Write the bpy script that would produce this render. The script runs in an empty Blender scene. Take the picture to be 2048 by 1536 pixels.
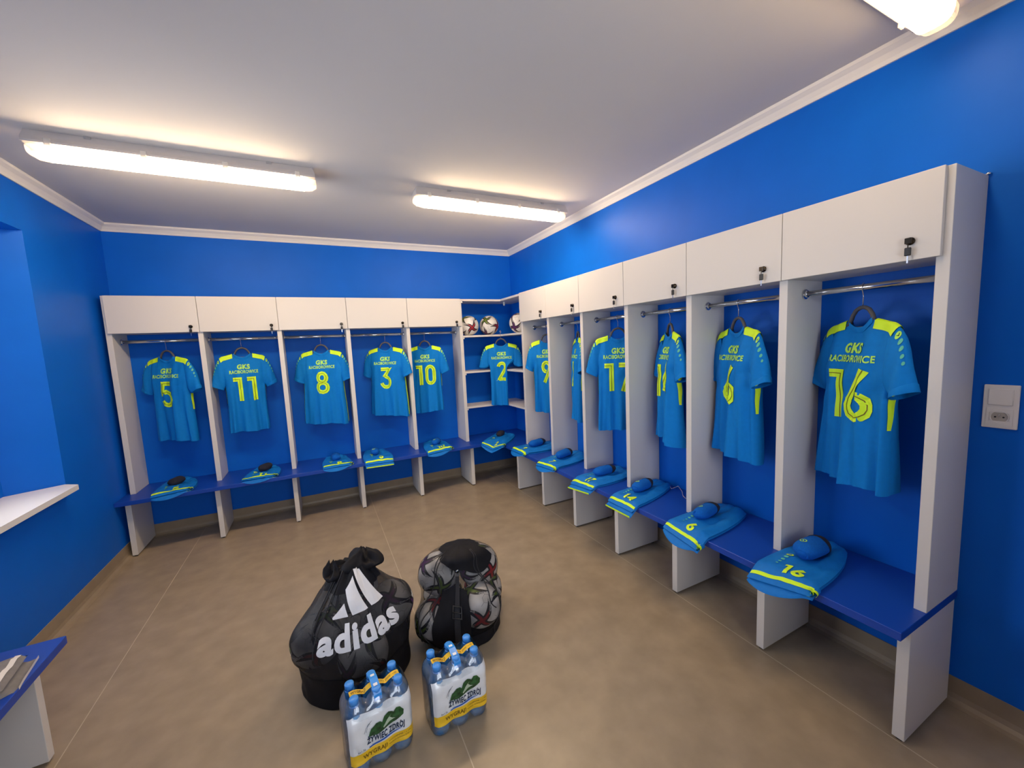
import bpy, bmesh, math, random
import numpy as np
from mathutils import Vector, Matrix, noise

PI = math.pi
random.seed(7)
S = bpy.context.scene
COL = S.collection

# ------------------------------------------------------------------ camera
def look():
    yaw, pitch, roll = map(math.radians, (26.192, -6.102, -2.704))
    M = Matrix.Rotation(-yaw, 3, 'Z') @ Matrix.Rotation(pitch, 3, 'X')
    r, fw, up = M @ Vector((1, 0, 0)), M @ Vector((0, 1, 0)), M @ Vector((0, 0, 1))
    r2 = r * math.cos(roll) + up * math.sin(roll)
    u2 = -r * math.sin(roll) + up * math.cos(roll)
    return Matrix((r2, u2, -fw)).transposed()
cd = bpy.data.cameras.new('camera')
cam = bpy.data.objects.new('camera', cd)
COL.objects.link(cam)
cam.matrix_world = Matrix.Translation((-2.1, -4.234, 1.453)) @ look().to_4x4()
cd.sensor_width = 36
cd.lens = 793.789 / 2048 * 36
cd.shift_x = -3.705 / 2048
cd.shift_y = 6.945 / 2048
cd.clip_start = 0.02
S.camera = cam

# ------------------------------------------------------------------ light and exposure
W = bpy.data.worlds.new('world')
S.world = W
W.use_nodes = True
W.node_tree.nodes['Background'].inputs[0].default_value = (0.86, 0.92, 1.0, 1)
W.node_tree.nodes['Background'].inputs[1].default_value = 8.5
LAMP_STRENGTH = 46.0
LAMP_COLOR = (1.0, 0.74, 0.46, 1)
S.view_settings.view_transform = 'Standard'
S.view_settings.look = 'None'
S.view_settings.gamma = 1
S.view_settings.use_curve_mapping = False
S.view_settings.exposure = 0.2
pl = bpy.data.lights.new('window_portal', 'AREA')
pl.shape = 'RECTANGLE'; pl.size = 1.2; pl.size_y = 1.4
pl.cycles.is_portal = True
po = bpy.data.objects.new('window_portal', pl)
COL.objects.link(po)
po.location = (-3.76, -1.8, 1.5)
po.rotation_euler = (0, -PI / 2, 0)
po2 = bpy.data.objects.new('window_portal', pl)  # portal for the added fill window behind the camera
COL.objects.link(po2)
po2.location = (-1.9, -5.30, 1.5)
po2.rotation_euler = (PI / 2, 0, 0)

# ------------------------------------------------------------------ materials
def mat(name, color, rough=0.5, metal=0.0, spec=0.5, noise_amt=0.0, noise_scale=20, bump=0.0, bump_scale=200,
        emit=None, estr=0, coat=0.0, sheen=0.0):
    m = bpy.data.materials.new(name)
    m.use_nodes = True
    nt = m.node_tree
    b = nt.nodes['Principled BSDF']
    b.inputs['Base Color'].default_value = (*color, 1)
    b.inputs['Roughness'].default_value = rough
    b.inputs['Metallic'].default_value = metal
    b.inputs['Specular IOR Level'].default_value = spec
    if coat:
        b.inputs['Coat Weight'].default_value = coat
        b.inputs['Coat Roughness'].default_value = 0.15
    if sheen:
        b.inputs['Sheen Weight'].default_value = sheen
    tc = nt.nodes.new('ShaderNodeTexCoord')
    if noise_amt:
        n = nt.nodes.new('ShaderNodeTexNoise')
        n.inputs['Scale'].default_value = noise_scale
        n.inputs['Detail'].default_value = 6
        nt.links.new(tc.outputs['Object'], n.inputs['Vector'])
        r = nt.nodes.new('ShaderNodeMapRange')
        r.inputs['From Min'].default_value = 0.3
        r.inputs['From Max'].default_value = 0.7
        r.inputs['To Min'].default_value = 1 - noise_amt
        r.inputs['To Max'].default_value = 1 + noise_amt
        nt.links.new(n.outputs['Fac'], r.inputs['Value'])
        x = nt.nodes.new('ShaderNodeVectorMath'); x.operation = 'SCALE'
        x.inputs[0].default_value = color
        nt.links.new(r.outputs[0], x.inputs['Scale'])
        nt.links.new(x.outputs[0], b.inputs['Base Color'])
    if bump:
        n2 = nt.nodes.new('ShaderNodeTexNoise')
        n2.inputs['Scale'].default_value = bump_scale
        n2.inputs['Detail'].default_value = 3
        nt.links.new(tc.outputs['Object'], n2.inputs['Vector'])
        bp = nt.nodes.new('ShaderNodeBump')
        bp.inputs['Strength'].default_value = bump
        bp.inputs['Distance'].default_value = 0.002
        nt.links.new(n2.outputs['Fac'], bp.inputs['Height'])
        nt.links.new(bp.outputs[0], b.inputs['Normal'])
    if emit:
        b.inputs['Emission Color'].default_value = emit
        b.inputs['Emission Strength'].default_value = estr
    return m

def see(name, color, fac, gloss=0.08, tint=(1, 1, 1), rough=0.1, vary=0.0, vscale=40, metal=0):
    """thin film / netting: fac = share of the surface that is opaque"""
    m = bpy.data.materials.new(name); m.use_nodes = True
    nt = m.node_tree; nt.nodes.clear()
    out = nt.nodes.new('ShaderNodeOutputMaterial')
    tr = nt.nodes.new('ShaderNodeBsdfTransparent'); tr.inputs[0].default_value = (*tint, 1)
    p = nt.nodes.new('ShaderNodeBsdfPrincipled')
    p.inputs['Base Color'].default_value = (*color, 1); p.inputs['Roughness'].default_value = rough
    mx = nt.nodes.new('ShaderNodeMixShader'); mx.inputs[0].default_value = fac
    nt.links.new(tr.outputs[0], mx.inputs[1]); nt.links.new(p.outputs[0], mx.inputs[2])
    if vary:
        tc = nt.nodes.new('ShaderNodeTexCoord'); n = nt.nodes.new('ShaderNodeTexNoise')
        n.inputs['Scale'].default_value = vscale
        nt.links.new(tc.outputs['Object'], n.inputs['Vector'])
        r = nt.nodes.new('ShaderNodeMapRange')
        r.inputs['From Min'].default_value = 0.35; r.inputs['From Max'].default_value = 0.65
        r.inputs['To Min'].default_value = fac - vary; r.inputs['To Max'].default_value = fac + vary
        nt.links.new(n.outputs['Fac'], r.inputs['Value']); nt.links.new(r.outputs[0], mx.inputs[0])
    last = mx
    if gloss:
        g = nt.nodes.new('ShaderNodeBsdfGlossy'); g.inputs['Roughness'].default_value = rough
        fr = nt.nodes.new('ShaderNodeFresnel'); fr.inputs[0].default_value = 1.45
        mm = nt.nodes.new('ShaderNodeMath'); mm.operation = 'MULTIPLY_ADD'
        mm.inputs[1].default_value = 0.9; mm.inputs[2].default_value = gloss
        nt.links.new(fr.outputs[0], mm.inputs[0])
        m2 = nt.nodes.new('ShaderNodeMixShader')
        nt.links.new(mm.outputs[0], m2.inputs[0]); nt.links.new(mx.outputs[0], m2.inputs[1]); nt.links.new(g.outputs[0], m2.inputs[2])
        last = m2
    nt.links.new(last.outputs[0], out.inputs[0])
    return m

M = dict(
    wall=mat('blue_wall_paint', (0.003, 0.130, 0.64), 0.44, spec=0.14, noise_amt=0.05, noise_scale=3, bump=0.10, bump_scale=90),
    ceil=mat('ceiling_paint', (0.64, 0.61, 0.59), 0.9, noise_amt=0.02, noise_scale=1.5, bump=0.05, bump_scale=120),
    cove=mat('cove_plaster', (0.80, 0.77, 0.74), 0.7),
    floor=mat('vinyl_floor', (0.335, 0.265, 0.18), 0.34, noise_amt=0.12, noise_scale=9, bump=0.05, bump_scale=300),
    seam=mat('weld_seam', (0.5, 0.42, 0.31), 0.5),
    skirt=mat('vinyl_skirting', (0.32, 0.25, 0.17), 0.45, noise_amt=0.08, noise_scale=9),
    board=mat('white_melamine', (0.68, 0.655, 0.63), 0.42, bump=0.03, bump_scale=500),
    bench=mat('blue_bench_board', (0.004, 0.055, 0.40), 0.40, bump=0.06, bump_scale=400),
    chrome=mat('chrome_tube', (0.72, 0.72, 0.74), 0.16, metal=1),
    dark=mat('dark_lock_metal', (0.05, 0.04, 0.03), 0.22, metal=1),
    black=mat('black_plastic', (0.012, 0.012, 0.014), 0.4),
    gray=mat('grey_hanger_plastic', (0.075, 0.075, 0.09), 0.5),
    white=mat('white_plastic', (0.82, 0.80, 0.78), 0.3),
    gapd=mat('grey_recess', (0.45, 0.42, 0.38), 0.5),
    shirt=mat('jersey_fabric', (0.0, 0.185, 0.60), 0.75, spec=0.2, noise_amt=0.04, noise_scale=60, bump=0.12, bump_scale=700),
    shorts=mat('shorts_fabric', (0.0, 0.165, 0.58), 0.66, spec=0.3, noise_amt=0.05, noise_scale=60, bump=0.12, bump_scale=500),
    sock=mat('sock_knit', (0.002, 0.11, 0.50), 0.9, spec=0.2, noise_amt=0.10, noise_scale=150, bump=0.4, bump_scale=400),
    sockd=mat('sock_dark_knit', (0.012, 0.014, 0.03), 0.9, bump=0.4, bump_scale=400),
    neon=mat('neon_yellow_print', (0.62, 0.93, 0.015), 0.6),
    neon2=mat('neon_green_print', (0.42, 0.82, 0.10), 0.6),
    mint=mat('pale_green_print', (0.10, 0.50, 0.36), 0.6),
    slit=mat('dark_inline_print', (0.16, 0.12, 0.01), 0.7),
    ballw=mat('ball_white_skin', (0.78, 0.76, 0.74), 0.38, bump=0.1, bump_scale=900),
    ballk=mat('ball_black_panel', (0.015, 0.015, 0.02), 0.4),
    ballr=mat('ball_red_panel', (0.36, 0.02, 0.03), 0.4),
    ballg=mat('ball_green_panel', (0.13, 0.20, 0.03), 0.4),
    ballt=mat('ball_violet_panel', (0.10, 0.02, 0.12), 0.4),
    balls=mat('ball_seam', (0.22, 0.21, 0.22), 0.6),
    cloth=mat('black_bag_cloth', (0.005, 0.005, 0.008), 0.7, spec=0.25, noise_amt=0.2, noise_scale=30, bump=0.25, bump_scale=60),
    strap=mat('black_webbing', (0.02, 0.02, 0.024), 0.8, bump=0.5, bump_scale=300),
    print=mat('white_bag_print', (0.80, 0.80, 0.82), 0.6, bump=0.2, bump_scale=60),
    cap=mat('blue_bottle_cap', (0.06, 0.30, 0.82), 0.35),
    label=mat('label_film', (0.78, 0.82, 0.86), 0.25, noise_amt=0.05, noise_scale=12, coat=0.4),
    yellow=mat('yellow_film', (0.88, 0.56, 0.02), 0.3, coat=0.4),
    green=mat('green_hills_print', (0.02, 0.09, 0.025), 0.4, noise_amt=0.6, noise_scale=90),
    palegreen=mat('pale_stream_print', (0.45, 0.56, 0.42), 0.4),
    navy=mat('navy_print', (0.01, 0.03, 0.08), 0.4),
    bprint=mat('blue_swoosh_print', (0.02, 0.11, 0.50), 0.4),
    brown=mat('brown_print', (0.16, 0.09, 0.01), 0.5),
    beige=mat('beige_sky_print', (0.74, 0.66, 0.52), 0.4),
    handle=mat('blue_carry_tape', (0.03, 0.30, 0.85), 0.3),
    greyk=mat('grey_shorts_fabric', (0.20, 0.19, 0.19), 0.8, noise_amt=0.08, noise_scale=60, bump=0.2),
    greyw=mat('white_stripe_fabric', (0.75, 0.72, 0.68), 0.8),
    tube=mat('lit_diffuser', (0.9, 0.88, 0.8), 0.3, emit=LAMP_COLOR, estr=LAMP_STRENGTH),
    tube_dim=mat('lit_diffuser_dimmed', (0.9, 0.88, 0.8), 0.3, emit=LAMP_COLOR, estr=LAMP_STRENGTH * 0.30),  # same diffuser, emission turned down so the nearest doors stay less bright
    lampb=mat('lamp_housing', (0.62, 0.57, 0.54), 0.5),
    tag=mat('pale_cord', (0.55, 0.50, 0.62), 0.6),
)
M['net'] = see('black_netting', (0.008, 0.008, 0.011), 0.74, gloss=0.0, rough=0.6, vary=0.12, vscale=9)
M['net2'] = see('thin_black_netting', (0.010, 0.010, 0.014), 0.40, gloss=0.0, rough=0.6, vary=0.14, vscale=9)
M['bottle'] = see('blue_clear_plastic', (0.08, 0.42, 0.98), 0.32, gloss=0.06, tint=(0.52, 0.80, 1.0), rough=0.06)
M['wrap'] = see('clear_shrink_film', (0.80, 0.88, 0.95), 0.11, gloss=0.05, rough=0.10, vary=0.05, vscale=60)
M['clear'] = see('clear_lens_plastic', (0.8, 0.76, 0.70), 0.80, gloss=0.0, rough=0.3)
M['glass'] = see('window_glass', (0.8, 0.9, 0.9), 0.02, gloss=0.02, rough=0.0)

# ------------------------------------------------------------------ object helpers
def link(name, me, m=None, parent=None, smooth=False):
    o = bpy.data.objects.new(name, me)
    COL.objects.link(o)
    if m: me.materials.append(M[m])
    if parent: o.parent = parent
    if smooth:
        me.polygons.foreach_set('use_smooth', [True] * len(me.polygons))
    return o

def mesh(name, v, f, m, parent=None, smooth=False):
    me = bpy.data.meshes.new(name)
    me.from_pydata([tuple(map(float, p)) for p in v], [], f)
    me.update()
    return link(name, me, m, parent, smooth)

def thing(name, label, cat, loc=(0, 0, 0), rz=0, group=None):
    o = bpy.data.objects.new(name, None)
    COL.objects.link(o)
    o.empty_display_size = 0.05
    o.location = loc; o.rotation_euler = (0, 0, rz)
    o['label'] = label; o['category'] = cat
    if group: o['group'] = group
    return o

def structure(o): o['kind'] = 'structure'; return o

def boxes(name, L, m, parent=None, bev=0.0):
    """list of (lo, hi) boxes joined in one mesh, edges chamfered"""
    bm = bmesh.new()
    for lo, hi in L:
        lo2 = [min(a, b) for a, b in zip(lo, hi)]; hi2 = [max(a, b) for a, b in zip(lo, hi)]
        vs = [bm.verts.new([(lo2, hi2)[(i >> k) & 1][k] for k in range(3)]) for i in range(8)]
        for q in ((0, 2, 3, 1), (4, 5, 7, 6), (0, 1, 5, 4), (2, 6, 7, 3), (0, 4, 6, 2), (1, 3, 7, 5)):
            bm.faces.new([vs[i] for i in q])
    if bev:
        bmesh.ops.bevel(bm, geom=bm.edges[:], offset=bev, segments=1, affect='EDGES')
    me = bpy.data.meshes.new(name); bm.to_mesh(me); bm.free()
    return link(name, me, m, parent)

def box(name, lo, hi, m, parent=None, bev=0.0): return boxes(name, [(lo, hi)], m, parent, bev)

def grid(nu, nv, fn, closed_u=False):
    """fn(i, j) -> point; returns verts and quads"""
    v = [fn(i, j) for j in range(nv) for i in range(nu)]
    f = []
    for j in range(nv - 1):
        for i in range(nu if closed_u else nu - 1):
            i2 = (i + 1) % nu
            f.append((j * nu + i, j * nu + i2, (j + 1) * nu + i2, (j + 1) * nu + i))
    return v, f

def sweep(path, rad, n=8, closed=False, flat=1.0):
    P = [Vector(p) for p in path]; v = []; f = []
    R = rad if hasattr(rad, '__len__') else [rad] * len(P)
    up0 = None
    for i, p in enumerate(P):
        a = P[(i - 1) % len(P)] if (closed or i) else P[0]
        b = P[(i + 1) % len(P)] if (closed or i < len(P) - 1) else P[-1]
        t = (b - a).normalized()
        if up0 is None:
            up0 = Vector((0, 0, 1)) if abs(t.z) < 0.9 else Vector((0, 1, 0))
        s = t.cross(up0)
        if s.length < 1e-4: s = t.cross(Vector((0, 1, 0.1)))
        s.normalize(); u = s.cross(t).normalized(); up0 = u
        for k in range(n):
            a_ = 2 * PI * k / n
            v.append(p + s * (R[i] * flat * math.cos(a_)) + u * (R[i] * math.sin(a_)))
    m_ = len(P)
    for i in range(m_ if closed else m_ - 1):
        for k in range(n):
            f.append((i * n + k, i * n + (k + 1) % n, ((i + 1) % m_) * n + (k + 1) % n, ((i + 1) % m_) * n + k))
    if not closed:
        f.append(tuple(range(n - 1, -1, -1))); f.append(tuple((m_ - 1) * n + k for k in range(n)))
    return v, f

def tube(name, path, rad, m, parent=None, n=8, closed=False, flat=1.0):
    v, f = sweep(path, rad, n, closed, flat)
    return mesh(name, v, f, m, parent, True)

def lathe(name, prof, m, parent=None, n=24, loc=(0, 0, 0), axis='z', smooth=True, caps=True):
    v = []; f = []
    for r, z in prof:
        for k in range(n):
            a = 2 * PI * k / n
            p = (r * math.cos(a), r * math.sin(a), z)
            if axis == 'y': p = (p[0], p[2], p[1])
            if axis == 'x': p = (p[2], p[0], p[1])
            v.append((p[0] + loc[0], p[1] + loc[1], p[2] + loc[2]))
    for j in range(len(prof) - 1):
        for k in range(n):
            f.append((j * n + k, j * n + (k + 1) % n, (j + 1) * n + (k + 1) % n, (j + 1) * n + k))
    if caps: f.append(tuple(range(n - 1, -1, -1))); f.append(tuple((len(prof) - 1) * n + k for k in range(n)))
    return mesh(name, v, f, m, parent, smooth)

def extrude_profile(name, prof, path_axis, a, b, m, parent=None, mirror=1, off=(0, 0, 0)):
    """prof in (d, z); d = distance from wall"""
    v = []
    for t in (a, b):
        for d, z in prof:
            v.append((t, d * mirror, z) if path_axis == 'x' else (d * mirror, t, z))
    n = len(prof)
    v = [tuple(p[i] + off[i] for i in range(3)) for p in v]
    f = [(i, (i + 1) % n, n + (i + 1) % n, n + i) for i in range(n)] + [tuple(range(n)), tuple(range(2 * n - 1, n - 1, -1))]
    return mesh(name, v, f, m, parent)

def copy_tree(o, parent=None):
    c = o.copy(); COL.objects.link(c)
    if parent is not None: c.parent = parent
    for ch in list(o.children): copy_tree(ch, c)
    return c

# ------------------------------------------------------------------ flat prints mapped onto surfaces
_txt = {}
def text_mesh(s, bold=0.0, step=0.15):
    """letters as a flat triangulated mesh, height about 1, centred in x, cut on a fine grid"""
    key = (s, bold, step)
    if key in _txt: return _txt[key]
    cu = bpy.data.curves.new('t', 'FONT'); cu.body = s; cu.align_x = 'CENTER'; cu.offset = bold; cu.space_character = 1.0 + bold * 2.2
    cu.resolution_u = 4
    ob = bpy.data.objects.new('t', cu); COL.objects.link(ob)
    dg = bpy.context.evaluated_depsgraph_get(); dg.update()
    me = bpy.data.meshes.new_from_object(ob.evaluated_get(dg))
    bm = bmesh.new(); bm.from_mesh(me)
    bpy.data.objects.remove(ob); bpy.data.curves.remove(cu); bpy.data.meshes.remove(me)
    bmesh.ops.remove_doubles(bm, verts=bm.verts, dist=1e-4)
    xs = [v.co.x for v in bm.verts]; ys = [v.co.y for v in bm.verts]
    for ax, lo, hi in ((0, min(xs), max(xs)), (1, min(ys), max(ys))):
        q = math.floor(lo / step) * step + step / 2
        while q < hi:
            no = Vector((1, 0, 0)) if ax == 0 else Vector((0, 1, 0))
            bmesh.ops.bisect_plane(bm, geom=bm.verts[:] + bm.edges[:] + bm.faces[:], plane_co=no * q, plane_no=no)
            q += step
    bm.verts.index_update()
    h = 0.7
    v = [(p.co.x / h, p.co.y / h) for p in bm.verts]; f = [tuple(x.index for x in fc.verts) for fc in bm.faces]
    bm.free()
    _txt[key] = (v, f, (max(xs) - min(xs)) / h)
    return _txt[key]

def arc(cx, cy, rx, ry, a0, a1, n=12):
    return [(cx + rx * math.cos(math.radians(a0 + (a1 - a0) * i / n)), cy + ry * math.sin(math.radians(a0 + (a1 - a0) * i / n))) for i in range(n + 1)]

# digits in a box 0.5 wide, 1 high (centre lines); stroke is drawn as a ribbon
def densify(P, d=0.06):
    out = [P[0]]
    for a, b in zip(P, P[1:]):
        L = math.hypot(b[0] - a[0], b[1] - a[1]); k = max(1, int(L / d))
        for i in range(1, k + 1): out.append((a[0] + (b[0] - a[0]) * i / k, a[1] + (b[1] - a[1]) * i / k))
    return out
DIG = {
    '0': [arc(.25, .70, .17, .22, 0, 180) + arc(.25, .30, .17, .22, 180, 360) + [(.42, .70)]],
    '1': [[(.08, .90), (.30, .90), (.30, .0)]],
    '2': [arc(.25, .71, .17, .21, 170, -30) + [(.10, .08), (.46, .08)]],
    '3': [[(.08, .92), (.42, .92), (.22, .60)] + arc(.25, .30, .18, .24, 75, -170)],
    '4': [[(.34, .0), (.34, .95), (.06, .28), (.48, .28)]],
    '5': [[(.43, .92), (.12, .92), (.10, .55), (.22, .60)] + arc(.25, .32, .18, .24, 75, -165)],
    '6': [[(.36, 1.0), (.11, .42)] + arc(.26, .29, .17, .21, 150, 450)],
    '7': [[(.05, .92), (.44, .92), (.18, .0)]],
    '8': [arc(.25, .29, .18, .21, 90, 450), arc(.25, .73, .15, .20, -90, 270)],
    '9': [[(.14, .0), (.39, .58)] + arc(.24, .71, .17, .21, -30, 270)],
}
def ribbon(P, w, close=False):
    P = densify(P); v = []; n = len(P)
    for i, p in enumerate(P):
        a = P[max(i - 1, 0)]; b = P[min(i + 1, n - 1)]
        if math.hypot(p[0] - a[0], p[1] - a[1]) > 1e-6 and math.hypot(b[0] - p[0], b[1] - p[1]) > 1e-6:
            t1 = Vector((p[0] - a[0], p[1] - a[1])).normalized(); t2 = Vector((b[0] - p[0], b[1] - p[1])).normalized()
            t = t1 + t2
            t = t.normalized() if t.length > 1e-3 else t1
            k = 1 / max(0.5, t.dot(t1))
        else:
            t = Vector((b[0] - a[0], b[1] - a[1])); t = t.normalized() if t.length > 1e-6 else Vector((1, 0)); k = 1
        nx, ny = -t.y * k, t.x * k
        for q in (-1, -0.33, 0.33, 1): v.append((p[0] + nx * w / 2 * q, p[1] + ny * w / 2 * q))
    f = []
    for i in range(n - 1):
        for q in range(3): f.append((i * 4 + q, i * 4 + q + 1, i * 4 + 5 + q, i * 4 + 4 + q))
    return v, f

def number_mesh(num, w):
    v = []; f = []
    sx_ = 1.16
    n = len(num)
    adv = {'1': .46}
    widths = [adv.get(c, .56) for c in num]; x = -sum(widths) / 2
    for c, wd in zip(num, widths):
        off = x - (.50 - wd) / 2 + .0 if c != '1' else x - .0
        for path in DIG[c]:
            a, b = ribbon([((p[0] + off) * sx_, p[1] - .5) for p in path], w)
            o = len(v); v += a; f += [tuple(i + o for i in q) for q in b]
        x += wd
    return v, f

def decal(name, vf, m, parent, mapfn):
    v, f = vf[0], vf[1]
    o = mesh(name, [mapfn(p[0], p[1]) for p in v], f, m, parent)
    return o

def disc(r, ry=None, n=16, inner=0.0):
    ry = ry or r
    v = []; f = []
    if inner:
        for k in range(n):
            a = 2 * PI * k / n
            v += [(r * math.cos(a), ry * math.sin(a)), (inner * r * math.cos(a), inner * ry * math.sin(a))]
        for k in range(n):
            k2 = (k + 1) % n; f.append((2 * k, 2 * k2, 2 * k2 + 1, 2 * k + 1))
    else:
        v = [(0, 0)] + [(r * math.cos(2 * PI * k / n), ry * math.sin(2 * PI * k / n)) for k in range(n)]
        f = [(0, 1 + k, 1 + (k + 1) % n) for k in range(n)]
    return v, f

def poly_fill(P, step):
    bm = bmesh.new()
    vs = [bm.verts.new((p[0], p[1], 0)) for p in P]
    bm.faces.new(vs)
    bmesh.ops.triangulate(bm, faces=bm.faces[:])
    for ax in (0, 1):
        lo = min(p[ax] for p in P); hi = max(p[ax] for p in P); q = lo + step
        no = Vector((1, 0, 0)) if ax == 0 else Vector((0, 1, 0))
        while q < hi:
            bmesh.ops.bisect_plane(bm, geom=bm.verts[:] + bm.edges[:] + bm.faces[:], plane_co=no * q, plane_no=no); q += step
    bm.verts.index_update()
    r = [(v.co.x, v.co.y) for v in bm.verts], [tuple(x.index for x in fc.verts) for fc in bm.faces]
    bm.free()
    return r

# ================================================================== THE ROOM
XW, YN, CZ = -3.5, -5.15, 2.53
box('floor', (XW - .3, YN - .1, -0.06), (0.1, 0.1, 0.0), 'floor')
fl = structure(bpy.data.objects['floor'])
for x in (-0.385, -1.737, -3.087):
    box('weld_seam', (x - .0018, YN, -0.001), (x + .0018, 0, 0.0006), 'seam', fl)
structure(box('ceiling', (XW - .3, YN - .1, CZ), (0.1, 0.1, CZ + .08), 'ceil'))
structure(box('wall_back', (XW - .3, 0.0, 0), (0.1, 0.1, CZ), 'wall'))
structure(box('wall_right', (0.0, YN, 0), (0.1, 0.0, CZ), 'wall'))
FX0, FX1, FZ0, FZ1 = -2.6, -1.2, 0.90, 2.10  # opening for the added fill window
structure(boxes('wall_front', [((XW - .3, YN - .1, 0), (FX0, YN, CZ)), ((FX1, YN - .1, 0), (.1, YN, CZ)),
                               ((FX0, YN - .1, 0), (FX1, YN, FZ0)), ((FX0, YN - .1, FZ1), (FX1, YN, CZ))], 'cove'))
w2 = bpy.data.objects.new('window_2', None); COL.objects.link(w2); structure(w2); w2.location = (-1.9, YN - .05, FZ0)  # unseen window, added for cool daylight on the near locker faces
for nm, lo, hi in (('window_frame', (-.7, -.03, 0), (.7, .03, .055)), ('window_frame', (-.7, -.03, 1.145), (.7, .03, 1.2)),
                   ('window_frame', (-.7, -.03, .055), (-.645, .03, 1.145)), ('window_frame', (.645, -.03, .055), (.7, .03, 1.145)),
                   ('mullion', (-.04, -.03, .055), (.04, .03, 1.145))): box(nm, lo, hi, 'white', w2, .004)
for a, b in ((-.645, -.04), (.04, .645)): box('pane', (a, -.003, .055), (b, .003, 1.145), 'glass', w2)
# left wall with a splayed window niche
NY0, NY1, NZ0, NZ1 = -0.98, -2.62, 0.73, 2.215
BX = -3.70; WY0, WY1, WZ0, WZ1 = -1.17, -2.38, 0.82, 2.12
def quadmesh(name, quads, m, parent=None):
    v = []; f = []
    for q in quads:
        f.append(tuple(range(len(v), len(v) + len(q)))); v += q
    return mesh(name, v, f, m, parent)
X = XW
iz1 = 2.19
def niche(NY0, NY1, WY0, WY1):
    iy0, iy1 = NY0 - .11, NY1 + .11
    return [
        [(X, NY0, NZ0), (BX, iy0, NZ0), (BX, iy0, iz1), (X, NY0, NZ1)],
        [(BX, iy1, NZ0), (X, NY1, NZ0), (X, NY1, NZ1), (BX, iy1, iz1)],
        [(X, NY0, NZ1), (BX, iy0, iz1), (BX, iy1, iz1), (X, NY1, NZ1)],
        [(X, NY0, NZ0), (X, NY1, NZ0), (BX, iy1, NZ0), (BX, iy0, NZ0)],
        [(BX, iy0, NZ0), (BX, WY0, NZ0), (BX, WY0, iz1), (BX, iy0, iz1)],
        [(BX, WY1, NZ0), (BX, iy1, NZ0), (BX, iy1, iz1), (BX, WY1, iz1)],
        [(BX, WY0, NZ0), (BX, WY1, NZ0), (BX, WY1, WZ0), (BX, WY0, WZ0)],
        [(BX, WY0, WZ1), (BX, WY1, WZ1), (BX, WY1, iz1), (BX, WY0, iz1)],
        [(BX, WY0, WZ0), (X - .3, WY0, WZ0), (X - .3, WY0, WZ1), (BX, WY0, WZ1)],
        [(BX, WY1, WZ0), (X - .3, WY1, WZ0), (X - .3, WY1, WZ1), (BX, WY1, WZ1)],
        [(BX, WY0, WZ0), (BX, WY1, WZ0), (X - .3, WY1, WZ0), (X - .3, WY0, WZ0)],
        [(BX, WY0, WZ1), (BX, WY1, WZ1), (X - .3, WY1, WZ1), (X - .3, WY0, WZ1)]]
iy0, iy1 = NY0 - .11, NY1 + .11
Q = niche(NY0, NY1, WY0, WY1)
for x, z0, z1, w in ((X, NZ0, NZ1, (NY0, NY1)), (X - .3, WZ0, WZ1, (WY0, WY1))):
    for a, b in ((0, w[0]), (w[1], YN)):
        Q.append([(x, a, z0), (x, b, z0), (x, b, z1), (x, a, z1)])
    Q.append([(x, 0, 0), (x, YN, 0), (x, YN, z0), (x, 0, z0)])
    Q.append([(x, 0, z1), (x, YN, z1), (x, YN, CZ), (x, 0, CZ)])
structure(quadmesh('wall_left', Q, 'wall'))
def window(n_, a0, a1):
    win = bpy.data.objects.new('window_%d' % n_, None); COL.objects.link(win); structure(win)
    win.location = (BX - .05, (a0 + a1) / 2, WZ0)
    def wl(lo, hi): return ([a - b for a, b in zip(lo, win.location)], [a - b for a, b in zip(hi, win.location)])
    fw = .055; x0, x1 = BX - .08, BX - .02; c = (a0 + a1) / 2
    for nm, lo, hi in (('window_frame', (x0, a1, WZ0), (x1, a0, WZ0 + fw)), ('window_frame', (x0, a1, WZ1 - fw), (x1, a0, WZ1)),
                       ('window_frame', (x0, a0 - fw, WZ0 + fw), (x1, a0, WZ1 - fw)), ('window_frame', (x0, a1, WZ0 + fw), (x1, a1 + fw, WZ1 - fw)),
                       ('mullion', (x0, c - .04, WZ0 + fw), (x1, c + .04, WZ1 - fw))):
        a, b = wl(lo, hi); box(nm, a, b, 'white', win, .004)
    for ya, yb in ((a1 + fw, c - .04), (c + .04, a0 - fw)):
        a, b = wl((BX - .054, ya, WZ0 + fw), (BX - .048, yb, WZ1 - fw)); box('pane', a, b, 'glass', win)
window(1, WY0, WY1)
sv = [(-3.42, -1.045), (-3.50, -0.99), (BX, iy0 - .002), (BX, iy1 + .002), (-3.50, -2.61), (-3.42, -2.56)]
n = len(sv)
sill = mesh('window_sill', [(a, b, .728) for a, b in sv] + [(a, b, .757) for a, b in sv],
            [tuple(range(n)), tuple(range(2 * n - 1, n - 1, -1))] + [(i, i + n, (i + 1) % n + n, (i + 1) % n) for i in range(n)], 'white', None)
sill.name = 'trim_1'; structure(sill)
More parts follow.
